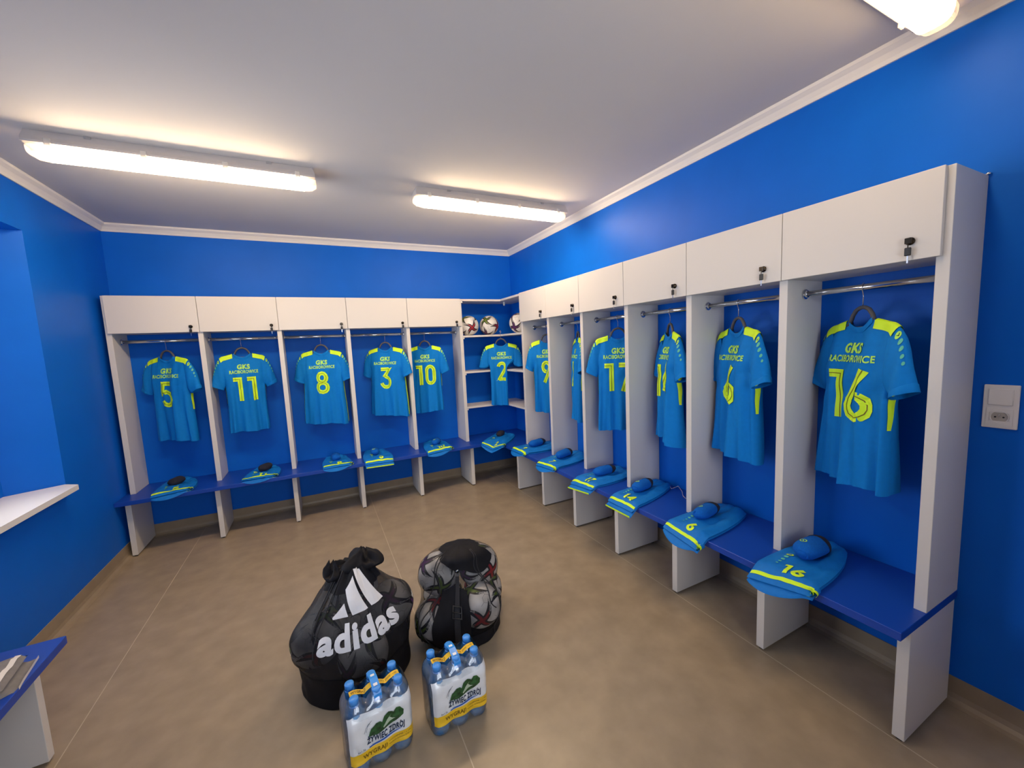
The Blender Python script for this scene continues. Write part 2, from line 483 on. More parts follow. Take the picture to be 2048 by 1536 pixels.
# ceiling cove
CP = [(0, 2.472), (.008, 2.472), (.014, 2.486), (.026, 2.504), (.044, 2.518), (.048, CZ), (0, CZ)]
structure(extrude_profile('trim_2', CP, 'x', XW, 0, 'cove', mirror=-1))
structure(extrude_profile('trim_3', CP, 'y', YN, 0, 'cove', mirror=-1))
structure(extrude_profile('trim_4', CP, 'y', YN, 0, 'cove', mirror=1, off=(XW, 0, 0)))
BP = [(0, .098), (.004, .098), (.005, .034), (.010, .016), (.022, .005), (.040, .0008), (.040, -.001), (0, -.001)]
structure(extrude_profile('baseboard_back', BP, 'x', XW, 0, 'skirt', mirror=-1))
structure(extrude_profile('baseboard_right', BP, 'y', YN, 0, 'skirt', mirror=-1))
structure(extrude_profile('baseboard_left', BP, 'y', YN, 0, 'skirt', mirror=1, off=(XW, 0, 0)))

# ================================================================== LOCKERS
TU = .034
HB, H, HD = .45, 1.95, 1.673
def rowbox(row, o, s0, s1, d0, d1, z0, z1):
    """box in row coordinates (s along the wall from the corner, d out of the wall), relative to the thing's origin"""
    if row == 'b': lo, hi = (-s1, -d1, z0), (-s0, -d0, z1)
    else: lo, hi = (-d1, -s1, z0), (-d0, -s0, z1)
    L = o.location
    return tuple(a - b for a, b in zip(lo, L)), tuple(a - b for a, b in zip(hi, L))
def rowpt(row, o, s, d, z):
    p = (-s, -d, z) if row == 'b' else (-d, -s, z)
    return tuple(a - b for a, b in zip(p, o.location))

def make_lock(row, parent, s, z):
    """cam lock with a key and fob hanging from it"""
    ax = 'y' if row == 'b' else 'x'
    p = rowpt(row, parent, s, .288, z)
    lk = lathe('lock', [(.013, .001), (.013, -.004), (.0115, -.006), (.0075, -.008), (.0075, -.014)], 'dark', parent, 16, p, ax)
    kn = boxes('key', [rowbox(row, parent, s - .009, s + .009, .302, .307, z - .009, z + .010),
                       rowbox(row, parent, s - .0015, s + .0015, .303, .306, z - .026, z - .008)], 'dark', lk, .001)
    fb = boxes('key_fob', [rowbox(row, parent, s - .0085, s + .0085, .300, .307, z - .048, z - .021)], 'black', lk, .002)
    bl = boxes('spare_key', [rowbox(row, parent, s - .002, s + .002, .302, .304, z - .072, z - .048)], 'chrome', lk)
    return lk

def locker(row, k, label):
    s_in, w = (.709, .545) if row == 'b' else (.734, .488)
    a = s_in + k * w + TU          # inner left
    b = s_in + (k + 1) * w         # near face start of the next upright
    mid = (a - TU / 2, b + TU / 2)
    loc = (-(a + b) / 2, 0, HB) if row == 'b' else (0, -(a + b) / 2, HB)
    t = thing('locker_unit', label, 'locker', loc, 0, 'open lockers along the back wall' if row == 'b' else 'open lockers along the right wall')
    B = lambda nm, *q, m='board', p=t, bev=.0012: box(nm, *rowbox(row, t, *q), m, p, bev)
    B('side_panel', b, b + TU, .001, .268, HB, H)
    B('top_panel', a, b, .001, .268, H - .018, H)
    B('cabinet_floor', a, b, .001, .268, HD + .002, HD + .020)
    d = B('door', mid[0] + .0015, mid[1] - .0015, .2695, .288, HD, H)
    if row == 'b':
        make_lock(row, t, mid[0] + .052, HD + .042)
    else:
        make_lock(row, t, mid[1] - .075, HD + .062)
    # hanging rail with flanges
    ax = 'x' if row == 'b' else 'y'
    r = .0125
    p0 = rowpt(row, t, a + .002, .14, 1.615); p1 = rowpt(row, t, b - .002, .14, 1.615)
    rail = tube('rail', [p0, p1], r, 'chrome', t, 16)
    for q, sgn in ((p0, 1), (p1, -1)):
        sg = sgn * (-1)
        prof = [(.022, 0.001 * sg), (.022, .004 * sg), (.0155, .006 * sg), (.0150, .013 * sg)]
        if row == 'b': lathe('rail_flange', prof, 'chrome', t, 20, q, 'x', False)
        else: lathe('rail_flange', prof, 'chrome', t, 20, q, 'y', False)
    return t
bl = ['white open locker in the back row beside the shelves, holding shirt ten', 'white open locker in the back row holding shirt three',
      'middle white open locker of the back row, holding shirt eight', 'white open locker in the back row holding shirt eleven',
      'leftmost white open locker of the back row, holding shirt five']
rl = ['white open locker on the right wall next to the corner shelves, holding shirt nine',
      'white open locker on the right wall whose shirt hangs edge-on', 'white open locker on the right wall holding shirt seventeen',
      'white open locker on the right wall holding shirt fourteen', 'white open locker on the right wall holding shirt six',
      'nearest white open locker on the right wall, holding shirt sixteen']
for k in range(5): locker('b', k, bl[k])
for k in range(6): locker('r', k, rl[k])
t_end = [o for o in COL.objects if o.get('label') == rl[5]][0]
lathe('wall_bracket', [(.008, 0), (.008, .004), (.004, .008)], 'chrome', t_end, 10,
      tuple(a - b for a, b in zip((-.004, -3.696, 1.952), t_end.location)), 'z')

# corner shelf unit
cu = thing('corner_shelf_unit', 'white corner shelf unit with L-shaped shelves carrying footballs', 'shelving', (0, 0, HB))
def cl(lo, hi): return tuple(a - b for a, b in zip(lo, cu.location)), tuple(a - b for a, b in zip(hi, cu.location))
box('side_panel', *cl((-.709 - TU, -.268, HB), (-.709, -.001, H)), 'board', cu, .0012)
box('side_panel', *cl((-.268, -.768, HB), (-.001, -.734, H)), 'board', cu, .0012)
def lshelf(nm, z0, z1):
    P = [(-.001, -.001), (-.709, -.001), (-.709, -.268), (-.268, -.268), (-.268, -.734), (-.001, -.734)]
    P = [(a + (0 if a != -.709 else .0005), b) for a, b in P]
    v = [(a, b, z0 - HB) for a, b in P] + [(a, b, z1 - HB) for a, b in P]; n = len(P)
    f = [(5, 4, 3, 0), (3, 2, 1, 0), (6, 9, 10, 11), (6, 7, 8, 9)] + [(i, (i + 1) % n, (i + 1) % n + n, i + n) for i in range(n)]
    return mesh(nm, v, f, 'board', cu)
lshelf('top_panel', H - .020, H)
SZ = [1.575, 1.197, .822]
for z in SZ:
    lshelf('shelf', z - .019, z)
for z in (H - .02, SZ[0] - .019, SZ[1] - .019, SZ[2] - .019):
    box('shelf_bracket', *cl((-.709, -.262, z - .018), (-.693, -.24, z)), 'white', cu, .002)
box('shelf_bracket', *cl((-.20, -.22, H - .06), (-.185, -.20, H - .02)), 'white', cu, .003)

# benches
def bench(row, label, s0, s1, sup, d1=.460, group=None):
    loc = (-(s0 + s1) / 2, 0, 0) if row == 'b' else (0, -(s0 + s1) / 2, 0)
    t = thing('locker_bench', label, 'bench', loc)
    box('seat_board', *rowbox(row, t, s0, s1, .001 if row == 'b' else .001, d1, HB - .030, HB), 'bench', t, .0015)
    for s in sup:
        sp = box('support_panel', *rowbox(row, t, s, s + TU, .020, .383, .010, HB - .030), 'board', t, .0012)
        for d in (.05, .355):
            box('foot', *rowbox(row, t, s + .009, s + TU - .009, d, d + .02, 0, .010), 'black', sp)
    return t
bench('b', 'long blue bench board along the back wall under shirts five to ten', .709, 3.499, [.709 + k * .545 for k in range(6)])
bench('r', 'long blue bench board along the right wall under shirts nine to sixteen', .7345, 3.697, [.734 + k * .488 for k in range(7)])
cb = thing('corner_bench', 'blue corner bench board below the shelves and shirt two', 'bench', (0, 0, 0))
P = [(-.001, -.001), (-.7085, -.001), (-.7085, -.46), (-.46, -.46), (-.46, -.734), (-.001, -.734)]
v = [(a, b, HB - .03) for a, b in P] + [(a, b, HB) for a, b in P]
mesh('seat_board', v, [(5, 4, 3, 0), (3, 2, 1, 0), (6, 9, 10, 11), (6, 7, 8, 9)] + [(i, (i + 1) % 6, (i + 1) % 6 + 6, i + 6) for i in range(6)], 'bench', cb)
# bench below the window
lb = thing('wall_bench', 'blue bench end with a white support panel, bottom left corner of the photo', 'bench', (-3.27, -3.2, 0))
def ll(lo, hi): return tuple(a - b for a, b in zip(lo, lb.location)), tuple(a - b for a, b in zip(hi, lb.location))
box('seat_board', *ll((-3.499, -4.6, HB - .030), (-3.03, -2.228, HB)), 'bench', lb, .0015)
for y in (-2.238, -3.4, -4.5):
    box('support_panel', *ll((-3.47, y - TU, .010), (-3.11, y, HB - .030)), 'board', lb, .0012)

# ================================================================== LAMPS
def lamp(x0, x1, y, label, m='tube'):
    t = thing('strip_light', label, 'lamp', ((x0 + x1) / 2, y, CZ), 0, 'ceiling strip lights')
    L = (x1 - x0) / 2
    n = 10
    # housing: shallow tray under the ceiling
    prof = [(-.056, 0), (-.064, -.030), (-.072, -.048), (-.072, -.057), (.072, -.057), (.072, -.048), (.064, -.030), (.056, 0)]
    v = [(sx * (L if z < -.02 else L - .01), y_, z) for sx in (-1, 1) for y_, z in prof]
    m_ = len(prof)
    f = [(i, (i + 1) % m_, m_ + (i + 1) % m_, m_ + i) for i in range(m_)] + [tuple(range(m_)), tuple(range(2 * m_ - 1, m_ - 1, -1))]
    mesh('housing', v, f, 'lampb', t)
    def dome(nm, xa, xb, m, grow=0.0, cap=False):
        N = 12
        def p(i, j):
            a = PI * i / N
            return (xs[j][0], -math.copysign(abs(math.cos(a)) ** .6, math.cos(a)) * (.050 + grow) * xs[j][1], -.057 - math.sin(a) ** .75 * (.052 + grow) * xs[j][1])
        xs = [(xa, 1.0), (xb, 1.0)] if not cap else [(xa, 1.0), (xa + (xb - xa) * .6, .92), (xb, .62)]
        vv, ff = grid(N + 1, len(xs), p)
        k = len(xs) - 1
        ff.append(tuple(k * (N + 1) + i for i in range(N + 1)))
        ff.append(tuple(range(N, -1, -1)))
        return mesh(nm, vv, ff, m, t, False)
    dome('diffuser', -L + .060, L - .060, m)
    dome('end_cap', -L + .060, -L - .004, 'clear', .001, True)
    dome('end_cap', L - .060, L + .004, 'clear', .001, True)
    for s in (-1, 1):
        for q in (-.85, -.28, .28, .85):
            box('clip', (q * L - .013, s * .066, -.068), (q * L + .013, s * .077, -.034), 'clear', t, .003)
    for q in (-.62, .62):
        box('mounting_foot', (q * L - .012, -.066, -.012), (q * L + .012, .066, 0), 'chrome', t)
    return t
lamp(-3.205, -2.012, -1.50, 'lit ceiling strip light on the left, nearest the window niche')
lamp(-1.412, -.214, -1.445, 'lit ceiling strip light above the corner, middle of the three')
lamp(-1.33, -.128, -3.595, 'lit ceiling strip light cut off by the top right edge of the photo', 'tube_dim')

# ================================================================== SWITCH AND SOCKET
sw = thing('switch_and_socket', 'white double wall plate with a light switch above a socket', 'socket', (0, -3.7655, 1.163))
pw, ph = .0405, .0755
box('frame_plate', (-.009, -pw, -ph), (-.0005, pw, ph), 'white', sw, .002)
box('rocker', (-.0135, -.028, .006), (-.009, .028, .062), 'white', sw, .0015)
boxes('socket_insert', [((-.0115, -.030, -.066), (-.009, .030, -.050)), ((-.0115, -.030, -.020), (-.009, .030, -.006)),
                        ((-.0115, -.030, -.050), (-.009, -.0235, -.020)), ((-.0115, .0235, -.050), (-.009, .030, -.020))], 'white', sw)
lathe('socket_well', [(.0225, -.0098), (.0225, -.0125), (.0205, -.0125), (.0195, -.0098)], 'white', sw, 24, (0, 0, -.036), 'x', False, False)
lathe('well_floor', [(.0195, -.0092), (.0195, -.0097)], 'gapd', sw, 24, (0, 0, -.036), 'x', False)
for y in (-.0095, .0095): lathe('pin_hole', [(.0028, -.0096), (.0028, -.0102)], 'black', sw, 10, (0, y, -.036), 'x', False)
lathe('earth_pin', [(.0024, -.0096), (.0024, -.0135)], 'chrome', sw, 10, (0, 0, -.029), 'x')

# ================================================================== SHIRTS
RODZ = 1.615
CORD = {}
def make_hanger(label, hx, hy, base, yaw, dz=0, sx=1.0):
    rz = math.radians(base + yaw)
    t = thing('clothes_hanger', label, 'hanger', (hx, hy, RODZ + dz), rz, 'grey hangers holding the shirts')
    # hook loops over the rail, which runs at the row's own angle
    a = math.radians(-yaw); c, s_ = math.cos(a), math.sin(a)
    r = .0155
    pts = []
    for k in range(13):
        th = math.radians(-60 + 240 * k / 12)
        pts.append((0, -r * math.cos(th), r * math.sin(th)))
    pts.reverse()
    pts = [(p[0], p[1], p[2]) for p in pts][::-1]
    # from far side over the rail and down at the front
    loop = [(0, r * math.cos(math.radians(th)), r * math.sin(math.radians(th))) for th in range(-50, 231, 20)]
    loop = [(c * p[0] - s_ * p[1], s_ * p[0] + c * p[1], p[2]) for p in loop]
    loop += [(loop[-1][0] * .3, loop[-1][1] * .3, -.024), (0, 0, -.034), (0, 0, -.083)]
    tube('hook', loop, .0019, 'chrome', t, 6)
    arm = [(-.150, -.190), (-.12, -.176), (-.085, -.158), (-.063, -.138), (-.050, -.108), (-.033, -.088), (-.015, -.080), (0, -.078)]
    arm = arm + [(-x, z) for x, z in arm[-2::-1]]
    tube('arm', [(x * sx, 0, z) for x, z in arm], [.0035 if abs(x) > .07 else .0078 for x, z in arm], 'gray', t, 8)
    tube('crossbar', [(-.15 * sx, 0, -.160), (0, 0, -.156), (.15 * sx, 0, -.160)], .0042, 'gray', t, 6)
    return t

def make_shirt(num, label, hx, hy, base, yaw, sx=1.0, hem=1.0, seed=0, length=.685, fold=1.0, lean=0.0, dz=0, curl=0.0, slv=1.0, pshift=0.0, stripe_len=.24):
    rz = math.radians(base + yaw)
    t = thing('football_shirt', label, 'shirt', (hx, hy, RODZ + dz), rz, 'blue shirts hanging in the lockers')
    rnd = random.Random(seed)
    ph = [rnd.uniform(0, 6.28) for _ in range(8)]
    ZN = -.118; ZH = ZN - length; NX = .066
    def ridge(x): return ZN - .040 * min(1.4, abs(x) / .178) ** 1.4
    def ztop(x, back):
        ax = abs(x / sx)
        if ax < NX:
            q = 1 - (ax / NX) ** 2
            return ridge(NX) - (.038 if back else .075) * q ** .8
        return ridge(ax)
    def zhem(x): return ZH + .006 * math.sin(x * 22 + ph[0]) + .012 * math.sin(x * 7 + ph[1])
    def wid(tt):
        k = [(0, .176), (.10, .180), (.22, .172), (.34, .160), (.55, .160), (1.0, .168)]
        for (a, wa), (b, wb) in zip(k, k[1:]):
            if tt <= b:
                q = (tt - a) / (b - a); q = q * q * (3 - 2 * q); w_ = wa + (wb - wa) * q; break
        else: w_ = k[-1][1]
        h = 1 + (hem - 1) * min(1, tt * 1.4)
        return w_ * sx * h
    def dep(tt):
        q = min(1, tt / .30); q = q * q * (3 - 2 * q)
        return .010 + .034 * q + .008 * tt
    def foldy(s, tt):
        am = (.0028 + .0150 * tt ** 1.4) * fold
        return am * (math.sin(6.0 * s + ph[2] + 1.2 * tt) + .7 * math.sin(12.5 * s + ph[3] - 2.0 * tt) + .35 * math.sin(23 * s + ph[4] + 3 * tt)) \
            + .0030 * fold * math.sin(34 * tt + 7 * s + ph[5]) * math.exp(-((tt - .36) / .16) ** 2) \
            + curl * s * s * .06
    def P(a, tt, off=0.0):
        back = math.cos(a) >= 0
        s = math.copysign(abs(math.sin(a)) ** .92, math.sin(a))
        x = wid(tt) * s
        zt = ztop(x, back)
        z = zt + (zhem(x) - zt) * tt
        dd = dep(tt)
        if abs(x / sx) > NX * .9: dd *= (.35 + .65 * min(1, tt / .08)) if tt < .08 else 1
        c = math.cos(a); yy = -math.copysign(abs(c) ** .62, c) * (dd + off)
        x2 = x + lean * tt * tt + off * s
        return (x2, yy - foldy(s, tt), z)
    N = 72; R = 46
    v, f = grid(N, R, lambda i, j: P(2 * PI * i / N, (j / (R - 1)) ** 1.25), True)
    mesh('body', v, f, 'shirt', t, True)
    def back(x, z, off=.0022):
        # point on the back panel at print coordinates (x, z)
        zt = ztop(x, True); zh = zhem(x)
        tt = max(0, min(1, (z - zt) / (zh - zt)))
        s = max(-.999, min(.999, x / wid(tt)))
        a = math.asin(math.copysign(abs(s) ** (1 / .92), s))
        p = P(a, tt)
        return (x + lean * tt * tt, p[1] - off, z)
    # collar band
    def colr(i, j):
        x = NX * sx * (-1 + 2 * i / 20)
        zb = ztop(x, True)
        p = back(x, zb - .0005, .0)
        return (p[0], p[1] - .0025 - (.003 if j == 1 else 0), zb + (.010, .004, -.012)[j])
    v, f = grid(21, 3, colr); mesh('collar', v, f, 'shirt', t, True)
    def colf(i, j):
        x = NX * sx * (-1 + 2 * i / 20); zb = ztop(x, False)
        return (x, dep(0) * .6 + .004, zb + (.010, -.012)[j])
    v, f = grid(21, 2, colf); mesh('collar', v, f, 'sock', t, True)
    # sleeves
    for sd in (-1, 1):
        sl = slv if not isinstance(slv, tuple) else slv[0 if sd < 0 else 1]
        U = [(.150, -.148), (.215, -.165), (.225 + .030 * sl, -.385)]
        Lw = [(.110, -.315), (.130, -.37), (.150 + .020 * sl, -.425)]
        def bez(Pt, q): return [(1 - q) ** 2 * Pt[0][i] + 2 * q * (1 - q) * Pt[1][i] + q * q * Pt[2][i] for i in (0, 1)]
        def SP(tt, a, off=0.0, sd=sd, U=U, Lw=Lw):
            u, l = bez(U, tt), bez(Lw, tt)
            c = math.cos(a); s = math.sin(a)
            mx, mz = (u[0] + l[0]) / 2, (u[1] + l[1]) / 2
            hx_, hz_ = (u[0] - l[0]) / 2, (u[1] - l[1]) / 2
            hl = math.hypot(hx_, hz_); k = (hl + off) / hl
            d = (.014 + .020 * math.sin(min(1, tt * 1.3) * PI / 2)) + off
            x = mx + hx_ * c * k; z = mz + hz_ * c * k
            y = -s * d + .006 * fold * math.sin(9 * tt + 3 * c + ph[6] + sd) * tt - foldy(sd * .9, .15) - curl * .05 - .010 * tt * math.sin(ph[7] + sd)
            return (sd * x * sx, y, z)
        v, f = grid(28, 18, lambda i, j: SP(j / 17, 2 * PI * i / 28), True)
        sleeve = mesh('sleeve', v, f, 'shirt', t, True)
        v, f = grid(28, 3, lambda i, j: SP((.93, .94, 1.005)[j], 2 * PI * i / 28, (.0, .0022, .0022)[j]), True)
        mesh('cuff', v, f, 'shirt', sleeve, True)
        # neon shoulder panel over the ridge and the top of the sleeve
        def panel(i, j, sd=sd, SP=SP):
            q = j / 15
            c = -1 + 2 * i / 8
            if q < .55:
                x = (NX + .012 + (.136 - NX - .012) * q / .55) * sx * sd
                zr = ridge(abs(x / sx)); drop = .034 * (abs(c) ** 1.3)
                if c > 0: pp = back(x, zr - drop, .0035)
                else:
                    pp = back(x, zr - drop, .0035); pp = (pp[0], -pp[1] + .0 , pp[2])
                yy = pp[1] if abs(c) > .2 else pp[1] * abs(c) / .2
                return (pp[0], yy, zr - drop + .004 * (1 - abs(c)) + .0015)
            tq = .01 + (q - .55) / .45 * .20
            return SP(tq, .92 * c, .005)
        v, f = grid(9, 16, panel); mesh('shoulder_panel', v, f, 'neon', t, True)
        # side stripe below the armpit
        def stripe(i, j, sd=sd):
            tt = .37 + stripe_len * j / 16
            wdt = .34 * (1 - .75 * j / 16)
            a = sd * PI / 2 - sd * wdt * (i / 4 - .82)
            return P(a, tt, .0028)
        v, f = grid(5, 17, stripe); mesh('side_stripe', v, f, 'neon', t, True)
        # sleeve badge and dots
        def sm(cx, cy, SP=SP, sd=sd):
            return lambda x, y: SP(cy + (-y) / .25, cx + x / .05, .0030)
        A = .50
        decal('badge', disc(.0135, .0135, 16), 'neon2', sleeve, sm(A, .33))
        decal('badge_mark', ([(-.006, 0), (0, -.008), (.008, .007), (0, -.002), (-.006, .004)], [(0, 1, 3, 4), (1, 2, 3)]), 'sockd', sleeve,
              lambda x, y, SP=SP: SP(.33 - y / .25, A + x / .05, .0036))
        for k, (cy, rr) in enumerate(((.455, .011), (.56, .0095), (.66, .0075), (.74, .006))):
            decal('sleeve_dot', disc(rr, rr * .8, 12), 'mint' if k else 'mint', sleeve, sm(A, cy))
    # prints
    zc = ZN - .135
    def pr(s_x, s_y, cx, cz, off):
        return lambda x, y: back(cx + x * s_x, cz + y * s_y, off)
    tv, tf, tw = text_mesh('GKS', .045)
    decal('club_print', (tv, tf), 'neon2', t, pr(.100 * sx / tw, .037, pshift, zc - .003, .0028))
    tv, tf, tw = text_mesh('RACIBOROWICE', .03)
    decal('town_print', (tv, tf), 'neon2', t, pr(.222 * sx / tw, .026, pshift, zc - .040, .0028))
    H_ = .205
    hs = H_ * sx * 1.0
    decal('number_print', number_mesh(num, .165), 'neon', t, pr(hs, H_, pshift, zc - .172, .0028))
    decal('number_inline', number_mesh(num, .016), 'slit', t, pr(hs, H_, pshift, zc - .172, .0040))
    return t

RR = [ # number, row, hook coord, yaw, sx, hem, extra, label, hanger label
    ('5', 'b', -3.165, -30, .96, .98, {}, 'blue football shirt number five, leftmost in the back row', 'grey hanger holding shirt five'),
    ('11', 'b', -2.664, 4, .92, .94, {}, 'blue football shirt number eleven, second from the left on the back wall', 'grey hanger holding shirt eleven'),
    ('8', 'b', -2.051, -18, 1.0, 1.12, {'stripe_len': .6}, 'blue football shirt number eight in the middle locker of the back row', 'grey hanger holding shirt eight'),
    ('3', 'b', -1.478, -34, 1.02, 1.12, {'stripe_len': .6}, 'blue football shirt number three with its neon side stripe turned outwards', 'grey hanger holding shirt three'),
    ('10', 'b', -1.087, -28, .94, .98, {}, 'blue football shirt number ten partly behind a white upright', 'grey hanger holding shirt ten'),
    ('2', 'c', 0, 18, .98, .92, {'curl': .1}, 'blue football shirt number two hanging from the corner shelf', 'grey hanger hooked on the corner ball shelf, holding shirt two'),
    ('9', 'r', -.994, 48, .84, .95, {}, 'blue football shirt number nine nearest the corner shelves on the right wall', 'grey hanger holding shirt nine'),
    ('7', 'r', -1.500, -24, .80, .9, {}, 'blue football shirt hanging edge-on between shirts nine and seventeen', 'grey hanger seen edge-on between shirts nine and seventeen'),
    ('17', 'r', -1.989, 42, .92, .98, {}, 'blue football shirt number seventeen, half hidden by a white upright', 'grey hanger holding shirt seventeen'),
    ('14', 'r', -2.460, -32, .95, 1.0, {}, 'narrow looking blue football shirt number fourteen, turned sideways', 'grey hanger holding shirt fourteen'),
    ('6', 'r', -2.901, -26, .98, 1.0, {}, 'blue football shirt number six, second nearest on the right wall', 'grey hanger holding shirt six'),
    ('16', 'r', -3.421, -32, 1.0, 1.0, {}, 'large blue football shirt number sixteen, nearest on the right wall', 'grey hanger holding shirt sixteen'),
]
def keep_off_wall(t, row):
    """cloth that would reach the wall folds up against it"""
    if row == 'c':
        # the corner shirt hangs in front of the inner corner of the lower shelves, sleeves above the middle shelf
        R = Matrix.Translation(t.location) @ Matrix.Rotation(t.rotation_euler.z, 4, 'Z'); Ri = R.inverted()
        for o in t.children_recursive:
            arm = o.name.split('.')[0] in ('sleeve', 'cuff', 'badge', 'badge_mark', 'sleeve_dot')
            for v in o.data.vertices:
                w = R @ v.co
                if arm:
                    if w.z < 1.26: w.z = 1.208 + .052 * math.exp((w.z - 1.26) / .052)
                else:
                    k = max(0, min(1, (1.30 - w.z) / .08))
                    for a in (0, 1):
                        if w[a] > -.296: w[a] += k * (-.272 - .024 * math.exp(-(w[a] + .296) / .06) - w[a])
                v.co = Ri @ w
        return
    ax = 1 if row == 'b' else 0
    R = Matrix.Translation(t.location) @ Matrix.Rotation(t.rotation_euler.z, 4, 'Z'); Ri = R.inverted()
    for o in t.children_recursive:
        if o.type != 'MESH': continue
        for v in o.data.vertices:
            w = R @ v.co; d = -w[ax]
            if d < .045:
                d = .010 + .035 * math.exp((d - .045) / .035)
                w[ax] = -d; v.co = Ri @ w
for i, (num, row, c, yaw, sx, hem, ex, lab, hl) in enumerate(RR):
    if row == 'b': hx, hy, base = c, -.14, 0
    elif row == 'r': hx, hy, base = -.14, c, -90
    else: hx, hy, base = -.292, -.292, -45
    dz = -.012 if row == 'c' else 0
    make_hanger(hl, hx, hy, base, yaw, dz, sx)
    keep_off_wall(make_shirt(num, lab, hx, hy, base, yaw, sx, hem, 100 + i, dz=dz, **ex), row)

# ================================================================== SHORTS AND SOCKS
def shorts(num, label, Q, row, seed, m='shorts', ms='neon', plain=False, th=.030, double=False):
    rnd = random.Random(seed); ph = [rnd.uniform(0, 6.28) for _ in range(8)]
    FL, FR, BR, BL = [Vector(q) for q in Q]
    c = (FL + FR + BR + BL) / 4
    t = thing('football_shorts', label, 'shorts', (c.x, c.y, HB), 0, 'folded shorts on the benches' if not plain else None)
    if plain and 'group' in t.keys(): del t['group']
    def edge_drop(p):
        if row == 'b': o = -.46 - p.y
        elif row == 'r': o = -.46 - p.x
        elif row == 'l': o = p.x + 3.03
        else: o = min(-.46 - p.x, -.46 - p.y)
        return -max(0, o + .005) * .55
    Wd = ((FR - FL).length + (BR - BL).length) / 2; Ld = ((BL - FL).length + (BR - FR).length) / 2
    def bil(s, q):
        sb = s
        p = (FL * (1 - s) + FR * s) * (1 - q) + (BL * (1 - s) + BR * s) * q
        # bulge sides, round the waist
        side = math.sin(q * PI) * .018
        p = p + (FR - FL).normalized() * ((2 * s - 1) ** 3) * side
        p = p + (BL - FL).normalized() * (-.020 * (2 * s - 1) ** 4 * max(0, q - .7) / .3)
        return p
    def surf(s, q, lo, hi, off=0.0):
        p = bil(s, q)
        e = max(0.0, (1 - abs(2 * s - 1) ** 5)) ** .5 * max(0.0, 1 - abs(2 * q - 1) ** 9) ** .5
        wr = .0042 * (math.sin(9 * q + 6 * s + ph[0]) + .8 * math.sin(17 * s - 7 * q + ph[1]) + .6 * math.sin(29 * q - 11 * s + ph[2])) * (.4 + q) + .0036 * max(0, s - .35) * (math.sin(26 * s - 3 * q + ph[3]) + .7 * math.sin(41 * s + 4 * q + ph[4]))
        h = lo + (hi - lo) * e + wr * e * (1 if hi > lo else 0) + .010 * math.exp(-((q - .95) / .1) ** 2) * e
        x = p - c
        return (x.x, x.y, max(.0015, h + off) + edge_drop(p))
    parts = {}
    for nm, lo, hi, ext in (('back_leg', .001, th * .55, .012), ('front_leg', th * .50, th, 0)):
        n1, n2 = 22, 30
        def qq(i, j): return j / (n2 - 1) - ext / Ld * (1 - j / (n2 - 1)) * ((2 if double or plain else 2.6 * math.sin(PI * min(1, i / (n1 - 1) * 1.15)) ** .8))
        def top(i, j): return surf(i / (n1 - 1), qq(i, j), lo, hi)
        v, f = grid(n1, n2, top)
        b0 = len(v)
        def bot(i, j):
            s = i / (n1 - 1); q = qq(i, j)
            p = bil(s, q) - c; return (p.x, p.y, lo + edge_drop(p + c))
        v2, f2 = grid(n1, n2, bot)
        v += v2; f += [tuple(b0 + k for k in q[::-1]) for q in f2]
        rim = [i for i in range(n1)] + [j * n1 + n1 - 1 for j in range(1, n2)] + [(n2 - 1) * n1 + i for i in range(n1 - 2, -1, -1)] + [j * n1 for j in range(n2 - 2, 0, -1)]
        for a, b in zip(rim, rim[1:] + rim[:1]): f.append((b, a, a + b0, b + b0))
        parts[nm] = mesh(nm, v, f, m, t, True)
    fl_ = parts['front_leg']
    def st(q0, q1, lo, hi, off, ext=0):
        return grid(22, 3, lambda i, j: surf(.02 + .96 * i / 21, q0 + (q1 - q0) * j / 2, lo, hi, off))
    w_ = .014 / Ld
    v, f = st(.030, .030 + w_, th * .5, th, .0022); mesh('hem_stripe', v, f, ms, fl_, True)
    # lower leg stripe shows as a band round its rounded front edge
    def low(i, j):
        s = .02 + .96 * i / 21
        q = -.024 / Ld
        p = bil(s, q) - c; d = edge_drop(p + c)
        return (p.x + (FL - BL).normalized().x * .002, p.y + (FL - BL).normalized().y * .002, (.002, .012)[j] + d)
    if double or plain:
        v, f = grid(22, 2, low); mesh('hem_stripe', v, f, ms, parts['back_leg'], True)
    else:
        # the lower hem curls up at its right corner
        rt = (FR - FL).normalized(); up_ = (BR - FR).normalized()
        for nm, cs_, r_, a0, a1 in (('hem_curl', .93, .015, -150, 110), ('hem_curl', 1.0, .011, -60, 200)):
            b0 = bil(cs_, .035) - c; d0 = edge_drop(b0 + c)
            def cu(i, j):
                a = math.radians(a0 + (a1 - a0) * i / 14)
                p = b0 + rt * (r_ * math.cos(a)) + up_ * (-.012 + .016 * j)
                return (p.x, p.y, d0 + max(.002, .017 + r_ * math.sin(a)))
            v, f = grid(15, 2, cu); mesh(nm, v, f, ms, parts['back_leg'], True)
            v, f = grid(15, 2, lambda i, j: (lambda q: (q[0] + up_.x * .030, q[1] + up_.y * .030, q[2] - .001))(cu(i, j * 1.6 - .8)))
            mesh('hem_fold', v, f, m, parts['back_leg'], True)
    if plain: return t
    def mp(cs, cq, off):
        return lambda x, y: surf(cs + x / Wd, cq + y / Ld, th * .5, th, off)
    k = .062
    nv, nf = number_mesh(num, .20)
    decal('number_print', ([(x * k, y * k) for x, y in nv], nf), 'neon', fl_, mp(.58, .16, .0028))
    decal('badge', disc(.012, .012, 14, .55), 'neon', fl_, mp(.27, .40, .0028))
    for j, (q, r) in enumerate(((.34, .0075), (.29, .0062), (.245, .005), (.20, .004))):
        decal('badge_dot', disc(r, r, 10), 'mint', fl_, mp(.27, q, .0028))
    return t

